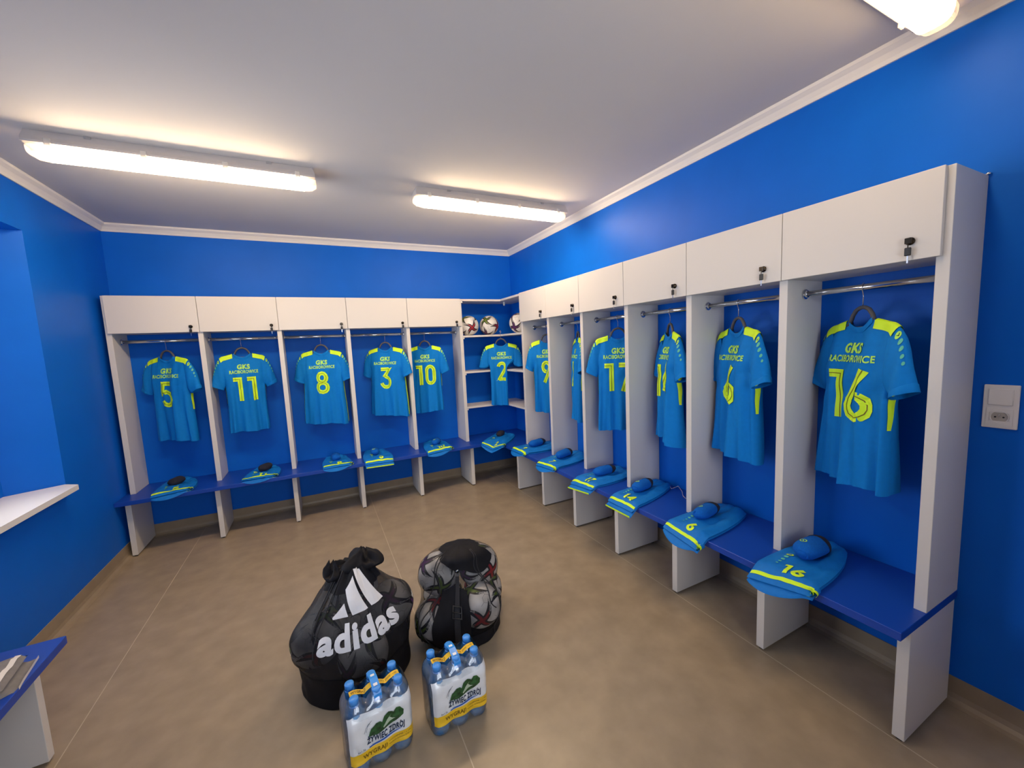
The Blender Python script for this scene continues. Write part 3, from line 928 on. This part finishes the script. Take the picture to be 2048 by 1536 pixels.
def sock(label, x, y, z, ang, L, r, dark, badge, seed):
    """rolled sock pair: rounded roll, folded end swirl, dark cuff band"""
    t = thing('sock_roll', label, 'socks', (x, y, z), ang, 'rolled socks lying on the shorts')
    rnd = random.Random(seed)
    k = rnd.uniform(0, 6)
    def pt(u, a, g=1.0):
        # u 0..1 front to back along local y
        e = max(0.02, 1 - abs(2 * u - 1) ** 4.5) ** .6
        rr = r * e * g * (1 + .05 * math.sin(3 * a + k + 5 * u))
        return (rr * 1.12 * math.cos(a), (u - .5) * L, r * .86 + rr * .86 * math.sin(a))
    main = 'sockd' if dark else 'sock'
    v, f = grid(20, 19, lambda i, j: pt(j / 18, 2 * PI * i / 20), True)
    f.append(tuple(range(19, -1, -1))); f.append(tuple(18 * 20 + i for i in range(20)))
    mesh('sock_body', v, f, main, t, True)
    v, f = grid(20, 6, lambda i, j: pt((.70 + .298 * j / 5), 2 * PI * i / 20, 1.035), True)
    mesh('sock_cuff', v, f, 'sockd', t, True)
    # swirl of the rolled toe
    sp = []
    for q in range(16):
        a = q / 15 * 4.4 + k; rr = r * .62 * (1 - .75 * q / 15)
        sp.append((rr * 1.1 * math.cos(a), -L * .5 + .010 - .004 * (q / 15), r * .86 + rr * .8 * math.sin(a)))
    tube('toe_fold', sp, .0042, main, t, 6)
    if badge:
        def mp(xx, yy):
            p = pt(.30 + yy / L, PI * .60 + xx / r, 1.04); return p
        decal('sock_badge', disc(.0125, .0125, 14, .72), 'neon2', t, mp)
        decal('sock_mark', ([(-.004, -.005), (0, -.005), (.004, .005), (0, .005)], [(0, 1, 2, 3)]), 'neon2', t, mp)
    return t

SH = [
    ('16', 'r', [(-.535, -3.222), (-.492, -3.452), (-.045, -3.376), (-.030, -3.243)], .50, .57, -2, 0, 0, 'large folded blue shorts number sixteen, nearest on the right bench'),
    ('6', 'r', [(-.505, -2.734), (-.535, -2.975), (-.030, -2.903), (-.035, -2.746)], .42, .50, 5, 0, 1, 'folded blue shorts number six on the right bench, under shirt six'),
    ('14', 'r', [(-.510, -2.285), (-.509, -2.510), (-.030, -2.376), (-.051, -2.258)], .46, .50, 5, 0, 1, 'folded blue shorts number fourteen, crumpled at the waist, under shirt fourteen'),
    ('17', 'r', [(-.520, -1.880), (-.498, -2.107), (-.100, -2.068), (-.035, -1.863)], .48, .52, 0, 0, 0, 'folded blue shorts number seventeen on the right bench'),
    ('7', 'r', [(-.512, -1.356), (-.490, -1.609), (-.083, -1.520), (-.030, -1.280)], .46, .52, 10, 0, 0, 'folded blue shorts below the edge-on shirt'),
    ('9', 'r', [(-.490, -.835), (-.485, -1.088), (-.100, -1.100), (-.030, -.850)], .46, .52, 15, 0, 0, 'folded blue shorts number nine on the right bench, next to the corner'),
    ('2', 'c', [(-.660, -.480), (-.485, -.665), (-.200, -.360), (-.300, -.130)], .45, .60, 0, 1, 0, 'folded blue shorts number two lying across the corner bench'),
    ('10', 'b', [(-1.218, -.500), (-.965, -.475), (-.960, -.135), (-1.158, -.080)], .50, .52, -30, 0, 1, 'folded blue shorts number ten on the back bench, under shirt ten'),
    ('3', 'b', [(-1.787, -.500), (-1.540, -.510), (-1.560, -.120), (-1.749, -.080)], .42, .50, 0, 0, 1, 'folded blue shorts number three with straight double neon hem'),
    ('8', 'b', [(-2.130, -.470), (-1.895, -.465), (-1.932, -.140), (-2.102, -.110)], .48, .52, 0, 2, 0, 'folded blue shorts number eight with a wavy hem on the back bench'),
    ('11', 'b', [(-2.731, -.450), (-2.484, -.455), (-2.479, -.150), (-2.661, -.080)], .55, .55, -25, 1, 0, 'folded blue shorts number eleven on the back bench, under shirt eleven'),
    ('5', 'b', [(-3.290, -.480), (-3.053, -.450), (-3.085, -.130), (-3.285, -.070)], .50, .50, -30, 1, 0, 'folded blue shorts number five at the left end of the back bench'),
]
SL = {'16': 'thick blue sock roll with a swirled end on shorts sixteen', '6': 'blue sock roll with a dark cuff on shorts six', '14': 'blue sock roll with a round badge on shorts fourteen',
      '17': 'blue sock roll lying lengthwise on shorts seventeen', '7': 'smooth blue sock roll on the shorts below the edge-on shirt', '9': 'flattened blue sock roll on shorts nine',
      '2': 'dark sock roll on shorts two in the corner', '10': 'blue sock roll tipped towards the room on shorts ten', '3': 'small blue sock roll on shorts three',
      '8': 'sock roll framed by its dark cuff on shorts eight', '11': 'dark sock roll on shorts eleven', '5': 'dark sock roll on shorts five at the left end'}
for i, (num, row, Q, cs, cq, ang, dark, bdg, lab) in enumerate(SH):
    shorts(num, lab, Q, row, 40 + i, double=num in ('3', '17', '14'))
    FL, FR, BR, BL = [Vector(q) for q in Q]
    p = (FL * (1 - cs) + FR * cs) * (1 - cq) + (BL * (1 - cs) + BR * cs) * cq
    dv = ((BL + BR) - (FL + FR)).normalized()
    an = math.atan2(dv.y, dv.x) - PI / 2 + math.radians(ang)
    L, r = (.190, .044) if num == '16' else (.200, .037) if row == 'r' else (.125, .034)
    sock(SL[num], p.x, p.y, HB + .0285, an, L, r, dark == 1, bdg or num == '16', 70 + i)
# a pale drawstring by shorts 14
s14 = [o for o in COL.objects if o.get('label', '').startswith('folded blue shorts number fourteen')][0]
tube('drawstring', [tuple(a - b for a, b in zip(p, s14.location)) for p in
     [(-.05, -2.36, .475), (-.07, -2.40, .456), (-.04, -2.43, .478), (-.05, -2.47, .456), (-.10, -2.52, .453), (-.12, -2.56, .453)]], .0016, 'tag', s14, 6)
shorts('', 'grey folded shorts with a white stripe on the bottom left bench', [(-3.05, -2.52), (-3.075, -2.345), (-3.36, -2.50), (-3.36, -2.72)], 'l', 91, 'greyk', 'greyw', True, .05)

# ================================================================== FOOTBALLS
BR_ = .105
def tangent(c):
    c = Vector(c).normalized()
    a = c.cross(Vector((0, 0, 1)) if abs(c.z) < .9 else Vector((1, 0, 0))).normalized()
    return c, a, c.cross(a)
def on_ball(c, a, b, r, th, R):
    return (c * math.cos(r) + (a * math.cos(th) + b * math.sin(th)) * math.sin(r)) * R
def star(c, rot, r0, Rm, sharp, swirl, R, arms=4):
    c, a, b = tangent(c); N = 80; J = 7
    def p(i, j):
        th = 2 * PI * i / N
        u = ((th * arms / (2 * PI)) % 1.0); u = abs(u - .5) * 2   # 1 at the arm, 0 between
        f = r0 + (Rm - r0) * u ** sharp
        r = f * j / (J - 1) + .0001
        return on_ball(c, a, b, r, th + rot + swirl * r, R)
    return grid(N, J, p, True)
def make_ball(label, loc, rot, group):
    t = thing('football', label, 'ball', loc, 0, group)
    t.rotation_euler = rot
    return t
_ball = None
def ball(label, loc, rot, group):
    global _ball
    if _ball is None:
        t = make_ball(label, loc, rot, group)
        bm = bmesh.new(); bmesh.ops.create_icosphere(bm, subdivisions=4, radius=BR_)
        me = bpy.data.meshes.new('ball_skin'); bm.to_mesh(me); bm.free()
        link('ball_skin', me, 'ballw', t, True)
        cols = ['ballr', 'ballg', 'ballt', 'ballr', 'ballg', 'ballt']
        for k, c in enumerate([(1, 0, 0), (-1, 0, 0), (0, 1, 0), (0, -1, 0), (0, 0, 1), (0, 0, -1)]):
            v, f = star(c, .5 * k, .23, .98, 2.0, .8, BR_ * 1.0022); s_ = mesh('star_panel', v, f, 'ballk', t, True)
            v, f = star(c, .5 * k, .11, .56, 2.6, .8, BR_ * 1.0045); mesh('star_heart', v, f, cols[k], s_, True)
        vs = []; fs = []
        for c in [(x, y, z) for x in (1, -1) for y in (1, -1) for z in (1, -1)]:
            c_, a, b = tangent(c)
            pts = [on_ball(c_, a, b, .20, 2 * PI * k / 6, 1) for k in range(6)]
            segs = [(pts[k], pts[(k + 1) % 6]) for k in range(6)] + [(pts[k], on_ball(c_, a, b, .40, 2 * PI * k / 6, 1)) for k in range(0, 6, 2)]
            for p, q in segs:
                n_ = p.cross(q).normalized() * .006
                o = len(vs)
                for m_ in range(4):
                    w = p.lerp(q, m_ / 3).normalized()
                    vs += [(w + n_).normalized() * BR_ * 1.0012, (w - n_).normalized() * BR_ * 1.0012]
                fs += [(o + 2 * m_, o + 2 * m_ + 2, o + 2 * m_ + 3, o + 2 * m_ + 1) for m_ in range(3)]
        mesh('panel_seams', vs, fs, 'balls', t)
        _ball = t
        return t
    t = copy_tree(_ball)
    t.location = loc; t.rotation_euler = rot
    t['label'] = label; t['group'] = group
    return t
zs = SZ[0] + BR_ + .0008
ball('white football on the corner shelf, partly behind the left upright', (-.600, -.160, zs), (.4, .9, .3), 'footballs on the corner shelf')
ball('white football in the middle of the corner shelf, fully visible', (-.360, -.150, zs), (.2, .55, .75), 'footballs on the corner shelf')
ball('white football on the corner shelf, half hidden on the right', (-.150, -.470, zs), (1.1, .3, 1.9), 'footballs on the corner shelf')

# ================================================================== BALL BAGS
def bag_surface(axis, balls, zmax, neck, NT=96, NZ=54, pad=.006, base_r=.2, seed=1, rtop=.06, flop=(0, 0), tent=None, dome=None):
    """cloth wrapped round the balls: radius over angle and height, relaxed but never inside a ball"""
    th = np.arange(NT) / NT * 2 * PI
    zz = np.linspace(0.004, zmax, NZ)
    ctr = np.array([[axis[0] + flop[0] * max(0, z / zmax - .45) ** 1.5, axis[1] + flop[1] * max(0, z / zmax - .45) ** 1.5] for z in zz])
    Rr = np.zeros((NZ, NT))
    for j, z in enumerate(zz):
        for bx, by, bz in balls:
            rr = (BR_ + pad) ** 2 - (z - bz) ** 2
            if rr <= 0: continue
            dx, dy = bx - ctr[j, 0], by - ctr[j, 1]
            pr = dx * np.cos(th) + dy * np.sin(th)
            q = rr - (dx * dx + dy * dy - pr * pr)
            Rr[j] = np.where(q > 0, np.maximum(Rr[j], pr + np.sqrt(np.maximum(q, 0))), Rr[j])
    # base floor disc and neck
    z_n = zz / zmax
    prof = base_r * np.clip((.30 - zz) / .30, 0, 1)[:, None] ** .25
    A = np.maximum(Rr, prof * 1.0)
    if tent: A = np.maximum(A, np.interp(zz, tent[0], tent[1])[:, None])
    A = np.maximum(A, rtop)
    raw = A.copy()
    for it in range(60):
        B = (np.roll(A, 1, 1) + np.roll(A, -1, 1)) / 2
        C = A.copy(); C[1:-1] = (A[2:] + A[:-2]) / 2
        A = np.maximum(.5 * B + .5 * C, raw * .985)
    if dome: A = A * np.sqrt(np.clip(1 - ((zz - dome) / (zmax * 1.002 - dome)) ** 2 * (zz > dome), 0, 1))[:, None]
    return th, zz, ctr, A

def bag(label, axis, balls, zmax, seed, mt, base_z, base_r, rtop, flop, topamp, tent=None, dome=None, neck=.84):
    t = thing('ball_bag', label, 'bag', (axis[0], axis[1], 0), 0, 'net bags full of footballs')
    rnd = random.Random(seed)
    th, zz, ctr, A = bag_surface(axis, balls, zmax, 0, base_r=base_r, rtop=rtop, flop=flop, tent=tent, dome=dome)
    NT, NZ = len(th), len(zz)
    def P(i, j, off=0.0):
        z = zz[j]; r = A[j, i % NT] + off
        g = max(0, z / zmax - .50) / .50
        a = th[i % NT]
        r += topamp * g * (math.sin(9 * a + seed) + .6 * math.sin(17 * a + 2 * seed)) * .5
        r += .006 * noise.noise(Vector((4 * math.cos(a), 4 * math.sin(a), z * 16 + seed)))
        return (ctr[j, 0] - axis[0] + r * math.cos(a), ctr[j, 1] - axis[1] + r * math.sin(a), z)
    jb = int(np.searchsorted(zz, base_z)); jt = int(NZ * neck)
    v, f = grid(NT, NZ - jb + 0, lambda i, j: P(i, j + jb), True)
    mesh('netting', v, f, mt, t, True)
    v, f = grid(NT, jb + 2, lambda i, j: P(i, j, .002), True); f.append(tuple(range(NT - 1, -1, -1)))
    mesh('base_panel', v, f, 'cloth', t, True)
    v, f = grid(NT, NZ - jt, lambda i, j: P(i, j + jt, .003), True); f.append(tuple((NZ - jt - 1) * NT + i for i in range(NT)))
    mesh('neck_band', v, f, 'cloth', t, True)
    def at(a, z, off=.004):
        """surface point at angle a, height z"""
        fj = np.clip((z - zz[0]) / (zz[1] - zz[0]), 0, NZ - 1.001); j = int(fj); q = fj - j
        fi = (a % (2 * PI)) / (2 * PI) * NT; i = int(fi); w = fi - i
        p = [Vector(P(i, j, off)), Vector(P(i + 1, j, off)), Vector(P(i, j + 1, off)), Vector(P(i + 1, j + 1, off))]
        return (p[0] * (1 - w) + p[1] * w) * (1 - q) + (p[2] * (1 - w) + p[3] * w) * q
    return t, at, P

# --- bag 1
B1 = [(-2.205, -2.400, .225), (-2.03, -2.490, .150), (-2.12, -2.22, .14), (-1.92, -2.20, .12), (-2.04, -2.355, .385), (-1.885, -2.355, .255)]
lab1 = ['football at the left side of the left net bag', 'football low at the front of the left net bag', 'football low at the back left of the left net bag',
        'football low at the back right of the left net bag', 'football at the top of the left net bag, under its mouth', 'football at the right side of the left net bag']
for k, p in enumerate(B1): ball(lab1[k], p, (k * 1.3, k * .7 + .4, k * 2.1), 'footballs in the left net bag')
ax1 = (-2.05, -2.35)
b1, at1, P1 = bag('black net ball bag with a big white logo print, left of the two', ax1, B1, .500, 3, 'net', .12, .235, .050, (0.03, .02), .012, tent=([0, .12, .25, .38, .50], [.20, .24, .22, .150, .055]))
# crumpled cloth mouth on top
def crumple(name, parent, ctr, R, Hh, seed, m='cloth', lob=5, tilt=(0, 0)):
    def p(i, j):
        a = 2 * PI * i / 72; q = j / 13
        r = R * (.50 + .75 * math.sin(q * PI * .72) ** .8) * (1 - .78 * q ** 3)
        r *= 1 + .26 * math.sin(lob * a + seed + 2.2 * q) + .05 * math.sin((2 * lob + 1) * a - seed + 4 * q)
        n_ = noise.noise(Vector((3 * math.cos(a), 3 * math.sin(a), q * 4 + seed)))
        z = Hh * q + .010 * n_ * q * 2 + .022 * math.sin(3 * a + seed) * q
        return (ctr[0] + r * math.cos(a) + tilt[0] * q, ctr[1] + r * math.sin(a) + tilt[1] * q, ctr[2] + z)
    v, f = grid(72, 14, p, True); f.append(tuple(13 * 72 + i for i in range(72)))
    return mesh(name, v, f, m, parent, True)
crumple('bag_mouth', b1, (.045, .02, .455), .078, .075, 2.0, lob=3, tilt=(.02, .0))
crumple('mouth_flap', b1, (-.045, .0, .450), .045, .060, 5.0, lob=2, tilt=(-.02, .0))
# cords down the bag
for k, a in enumerate((-2.55, -2.40, -2.25)):
    tube('cord', [at1(a + .12 * math.sin(z_ * 9 + k), z_, .006) for z_ in [.50 - .012 * i for i in range(14 + 5 * k)]], .0028, 'strap', b1, 6)
# white logo
def lmap(ca, cz, rot, sc):
    cr, sr = math.cos(rot), math.sin(rot)
    def fn(x, y):
        X_, Y_ = sc * (x * cr - y * sr), sc * (x * sr + y * cr)
        return at1(ca + X_ / .235, cz + Y_, .0055)
    return fn
fn = lmap(-PI / 2 + .10, .250, math.radians(3), 1.22)
tv, tf, tw = text_mesh('adidas', .042, .12)
decal('logo_print', ([(x * .315 / tw, y * .070) for x, y in tv], tf), 'print', b1, fn)
SL_ = .60
def bar(x0, x1, yb, yt): # slanted bar leaning left
    return poly_fill([(x0, yb), (x1, yb), (x1 - (yt - yb) * SL_, yt), (x0 - (yt - yb) * SL_, yt)], .02)
vs = []; fs = []
for (x0_, x1_, yt_) in ((-.120, -.050, .125), (-.030, .045, .190), (.065, .140, .250)):
    yb = .088
    # bars cut by the foot line, leaning to the left at the top
    v, f = poly_fill([(x0_, yb), (x1_, yb), (x1_ - (yt_ - yb) * SL_, yt_), (x0_ - (yt_ - yb - .030) * SL_ , yt_ - .032)], .02)
    o = len(vs); vs += v; fs += [tuple(i + o for i in q) for q in f]
decal('logo_print', (vs, fs), 'print', b1, fn)

# --- bag 2
B2 = [(-1.478, -2.470, .175), (-1.385, -2.27, .115), (-1.68, -2.38, .115), (-1.59, -2.195, .115), (-1.430, -2.335, .305), (-1.630, -2.30, .300)]
lab2 = ['bright football at the front of the right net bag', 'football low on the right in the right net bag', 'football low on the left in the right net bag',
        'football low at the back of the right net bag', 'football high on the right in the right net bag', 'football high on the left in the right net bag']
for k, p in enumerate(B2): ball(lab2[k], p, (k * 2.3 + .3, k * 1.7 + 1.1, k * .9), 'footballs in the right net bag')
ax2 = (-1.53, -2.34)
b2, at2, P2 = bag('black net ball bag with a strap and buckle, right of the two', ax2, B2, .440, 8, 'net2', .06, .19, .10, (.02, .03), .004, dome=.40, neck=.955)
# solid cloth panel on the left front, strap and buckle
def patch(name, a0, a1, zf0, zf1, m, off, parent, na=14, nz=24):
    v, f = grid(na, nz, lambda i, j: at2(a0 + (a1 - a0) * i / (na - 1), zf0(i / (na - 1)) + (zf1(i / (na - 1)) - zf0(i / (na - 1))) * j / (nz - 1), off))
    return mesh(name, v, f, m, parent, True)
PA = -PI / 2
patch('cloth_panel', PA - .95, PA - .12, lambda s: .01, lambda s: .30 - .05 * abs(s - .5), 'cloth', .006, b2)
patch('cloth_panel', PA - .55, PA + 1.15, lambda s: .335 + .045 * abs(s - .35) + .02 * math.sin(s * 7), lambda s: .4395, 'cloth', .006, b2)
patch('cloth_panel', PA - 1.25, PA - .55, lambda s: .41 - .05 * s, lambda s: .4395, 'cloth', .006, b2)
st_ = patch('strap', PA - .50, PA - .36, lambda s: .01, lambda s: .34, 'strap', .012, b2, 3, 30)
bp_ = at2(PA - .43, .20, .018)
def fr(a, z, off=.018): return at2(a, z, off)
tube('buckle', [fr(PA - .54, .18), fr(PA - .54, .225), fr(PA - .32, .225), fr(PA - .32, .18)], .0045, 'black', b2, 8, True)
tube('buckle', [fr(PA - .54, .203), fr(PA - .32, .203)], .0035, 'black', b2, 8)
for k, (a, z0_, z1_) in enumerate(((PA - 1.25, .05, .43), (PA - 1.10, .02, .42), (PA + .55, .02, .43), (PA + .40, .20, .43))):
    tube('cord', [at2(a + .08 * math.sin(i * .5 + k), z0_ + (z1_ - z0_) * i / 22, .006) for i in range(23)], .0026, 'strap', b2, 6)
e = at2(PA - .42, .36, .010)
o = lathe('eyelet', [(.009, 0), (.009, .003), (.005, .003), (.005, 0)], 'chrome', b2, 16, (0, 0, 0), 'y'); o.location = e

# ================================================================== WATER PACKS
def bottle_parts(t, x, y, Hb=.252, r=.038):
    prof = [(.020, .003), (.032, .0), (.036, .010), (.037, .022), (.0352, .030), (.037, .040), (.0352, .050), (.037, .060), (.0355, .070), (.037, .080),
            (.0375, .100), (.0375, .182), (.0362, .198), (.031, .214), (.022, .230), (.0145, .240), (.0128, .243), (.0128, Hb)]
    b = lathe('bottle', prof, 'bottle', t, 20, (x, y, 0))
    c = lathe('cap', [(.0158, Hb - .006), (.0160, Hb + .012), (.0150, Hb + .014), (.002, Hb + .0145)], 'cap', b, 20, (x, y, 0))
    lathe('neck_ring', [(.0165, Hb - .012), (.0165, Hb - .008)], 'cap', b, 16, (x, y, 0))
    return b
def water_pack(label, loc, rz):
    t = thing('water_pack', label, 'water bottles', loc, math.radians(rz), 'six packs of water bottles')
    p = .0765
    for j in (0, 1):
        for i in (-1, 0, 1):
            bottle_parts(t, i * p, (j - .5) * p)
    hw, hd = 1.5 * p + .002, p + .002
    # shrink film: follows the bottles, stretched over the shoulders
    N = 120
    def ring(z):
        out = []
        for k in range(N):
            a = 2 * PI * k / N; ca, sa = math.cos(a), math.sin(a)
            e = 5.0
            rr = (abs(ca / hw) ** e + abs(sa / hd) ** e) ** (-1 / e)
            x, y = rr * ca, rr * sa
            if z < .09 or z > .19: # scallops between bottles
                y *= 1 - .05 * (.5 + .5 * math.cos(2 * PI * x / p + PI)) * min(1, abs(z - .14) / .08)
            out.append([x, y])
        return out
    lev = [(.004, .92), (.012, .985), (.03, 1), (.08, 1), (.13, 1), (.175, 1.0), (.205, .985), (.222, .93), (.240, .83), (.253, .71), (.264, .62)]
    def fz(j):
        return lev[j]
    rings = [ring(z) for z, s in lev]
    def P(i, j):
        x, y = rings[j][i]; s = lev[j][1]
        q = Vector((x * (s if j < 6 else (1 - (1 - s) * .42)), y * (s if j < 6 else (1 - (1 - s) * 1.25)), lev[j][0]))
        if j >= 8: # saddles between the necks
            q.z -= .022 * (1 - abs(math.cos(PI * q.x / p)) ** .7) * (j - 7) / 3
        n_ = noise.noise(Vector((q.x * 40, q.y * 40, q.z * 18))) * .0022
        return (q.x + n_, q.y + n_ - (.0005), q.z)
    v, f = grid(N, len(lev), P, True)
    mesh('shrink_wrap', v, f, 'wrap', t, True)
    # printed front (towards -y)
    def front(x, z, off=0.0012):
        yb = -hd - .0012
        bul = .0020 * math.cos(2 * PI * x / p)
        edge = max(0, abs(x) - (hw - .022)) / .022
        k = 1.0
        if z > .196: yb += (z - .196) * .80
        if z < .06: bul *= 2.2
        wr = .0010 * math.sin(x * 90 + z * 40) + .0008 * math.sin(z * 150 + x * 30)
        return (x * (1 - .03 * edge), yb + .020 * edge ** 2 - bul + wr - off, z)
    def rect(nm, x0, x1, z0f, z1f, m, off, nx=34, nz=14, par=None):
        v, f = grid(nx, nz, lambda i, j: (lambda x: front(x, z0f(x) + (z1f(x) - z0f(x)) * j / (nz - 1), off))(x0 + (x1 - x0) * i / (nx - 1)))
        return mesh(nm, v, f, m, par or t, True)
    lbl = rect('printed_label', -hw + .006, hw - .002, lambda x: .062, lambda x: .216 + .003 * math.sin(x * 60), 'label', .001)
    rect('yellow_band', -hw + .006, hw - .002, lambda x: .052, lambda x: .0915, 'yellow', .0022, par=lbl)
    D = lambda nm, vf, m, off, cx, cz, sx_, sz_: decal(nm, vf, m, lbl, lambda x, y: front(cx + x * sx_, cz + y * sz_, off))
    tv, tf, tw = text_mesh('ZYWIEC ZDROJ', .04, .2)
    bx, bz, bw = .012, .1105, .130 / tw
    D('brand_print', ([(x + .12 * y, y) for x, y in tv], tf), 'navy', .0036, bx, bz, bw, .0200)
    D('brand_accent', disc(.0024, .0024, 8), 'navy', .0036, bx - .0585, bz + .0235, 1, 1)
    D('brand_accent', ribbon([(bx + .0495, bz + .0215), (bx + .0535, bz + .0262)], .0026), 'navy', .0036, 0, 0, 1, 1)
    tv, tf, tw = text_mesh('WYGRAJ!', .02, .2)
    D('promo_print', (tv, tf), 'brown', .0036, -.028, .0660, .082 / tw, .0155)
    tv, tf, tw = text_mesh('6x1,5L', .0, .2)
    D('size_print', (tv, tf), 'navy', .0036, -.072, .0965, .026 / tw, .007)
    for rowz, s_ in ((.0780, 'CODZIENNIE 1 z 100'), (.0680, 'NAGRÓD GŁÓWNA 20 000 zł')):
        tv, tf, tw = text_mesh(s_, .0, .4)
        D('small_print', (tv, tf), 'brown', .0036, .058, rowz, .078 / tw, .0058)
    # green hills with a pale stream
    hills = [(-.055, .118), (-.047, .138), (-.030, .152), (-.018, .152), (-.012, .146), (-.004, .160), (.010, .168), (.020, .163), (.026, .158), (.034, .168), (.046, .166),
             (.058, .150), (.056, .136), (.030, .126), (-.005, .120), (-.030, .114)]
    D('hills_print', poly_fill([(x * 1.1 + .014, .134 + (z - .118) * 1.15) for x, z in hills], .012), 'green', .0034, 0, 0, 1, 1)
    stream = [(-.006, .128), (.010, .136), (.028, .138), (.018, .142), (.010, .150), (.016, .156), (.002, .146), (.006, .138), (-.012, .131), (-.010, .126)]
    D('stream_print', poly_fill([(x * 1.1 + .016, .134 + (z - .118) * 1.1) for x, z in stream], .012), 'palegreen', .0044, 0, 0, 1, 1)
    sw_ = [(-.060, .087), (-.030, .0905), (.0, .0965), (.030, .0955), (.062, .0985), (.030, .0905), (.0, .0895), (-.030, .0850), (-.058, .0835)]
    D('swoosh_print', poly_fill([(x + .012, z + .010) for x, z in sw_], .012), 'bprint', .0034, 0, 0, 1, 1)
    for dx in (0, .007):
        D('grass_stroke', ribbon([(-.060 + dx, .155), (-.052 + dx, .172 + dx), (-.039 + dx, .182 + dx)], .0010), 'navy', .0034, 0, 0, 1, 1)
    # promo strip across the top, between the rows of caps
    def topz(x): return .236 + .016 * abs(math.cos(PI * x / p)) ** .8
    v, f = grid(30, 5, lambda i, j: (-.085 + .175 * i / 29, -.012 + .024 * j / 4, topz(-.085 + .175 * i / 29) + .002))
    ts = mesh('promo_strip', v, f, 'yellow', t, True)
    tv, tf, tw = text_mesh('WYGRAJ!', .02, .3)
    decal('strip_print', (tv, tf), 'brown', ts, lambda x, y: (-.055 + x * .05 / tw, -.006 + y * .012, topz(-.055 + x * .05 / tw) + .0035))
    tv, tf, tw = text_mesh('CODZIENNIE 1 z 100', .0, .4)
    decal('strip_print', (tv, tf), 'brown', ts, lambda x, y: (.050 + x * .065 / tw, -.004 + y * .008, topz(.050 + x * .065 / tw) + .0035))
    # blue carry handle over the middle
    hp = [(0, -.060, .236), (0, -.056, .252), (0, -.050, .262), (0, -.03, .268), (0, 0, .274), (0, .03, .270), (0, .052, .262), (0, .060, .240)]
    v = []; f = []
    for q in hp:
        v += [(-.0135, q[1], q[2]), (.0135, q[1], q[2]), (.0135, q[1], q[2] - .003), (-.0135, q[1], q[2] - .003)]
    for k in range(len(hp) - 1):
        for c in range(4): f.append((k * 4 + c, k * 4 + (c + 1) % 4, k * 4 + 4 + (c + 1) % 4, k * 4 + 4 + c))
    f += [(3, 2, 1, 0), tuple(len(v) - 4 + c for c in range(4))]
    h_ = mesh('carry_handle', v, f, 'handle', t)
    mesh('handle_print', [(-.007, -.034, .2685), (.007, -.034, .2685), (.007, .02, .2735), (-.007, .02, .2735)], [(0, 1, 2, 3)], 'label', h_)
    return t
water_pack('nearest shrink-wrapped six pack of blue water bottles, in front of the left bag', (-2.018, -2.795, 0), 7)
water_pack('shrink-wrapped six pack of blue water bottles in front of the right bag', (-1.722, -2.800, 0), 3)
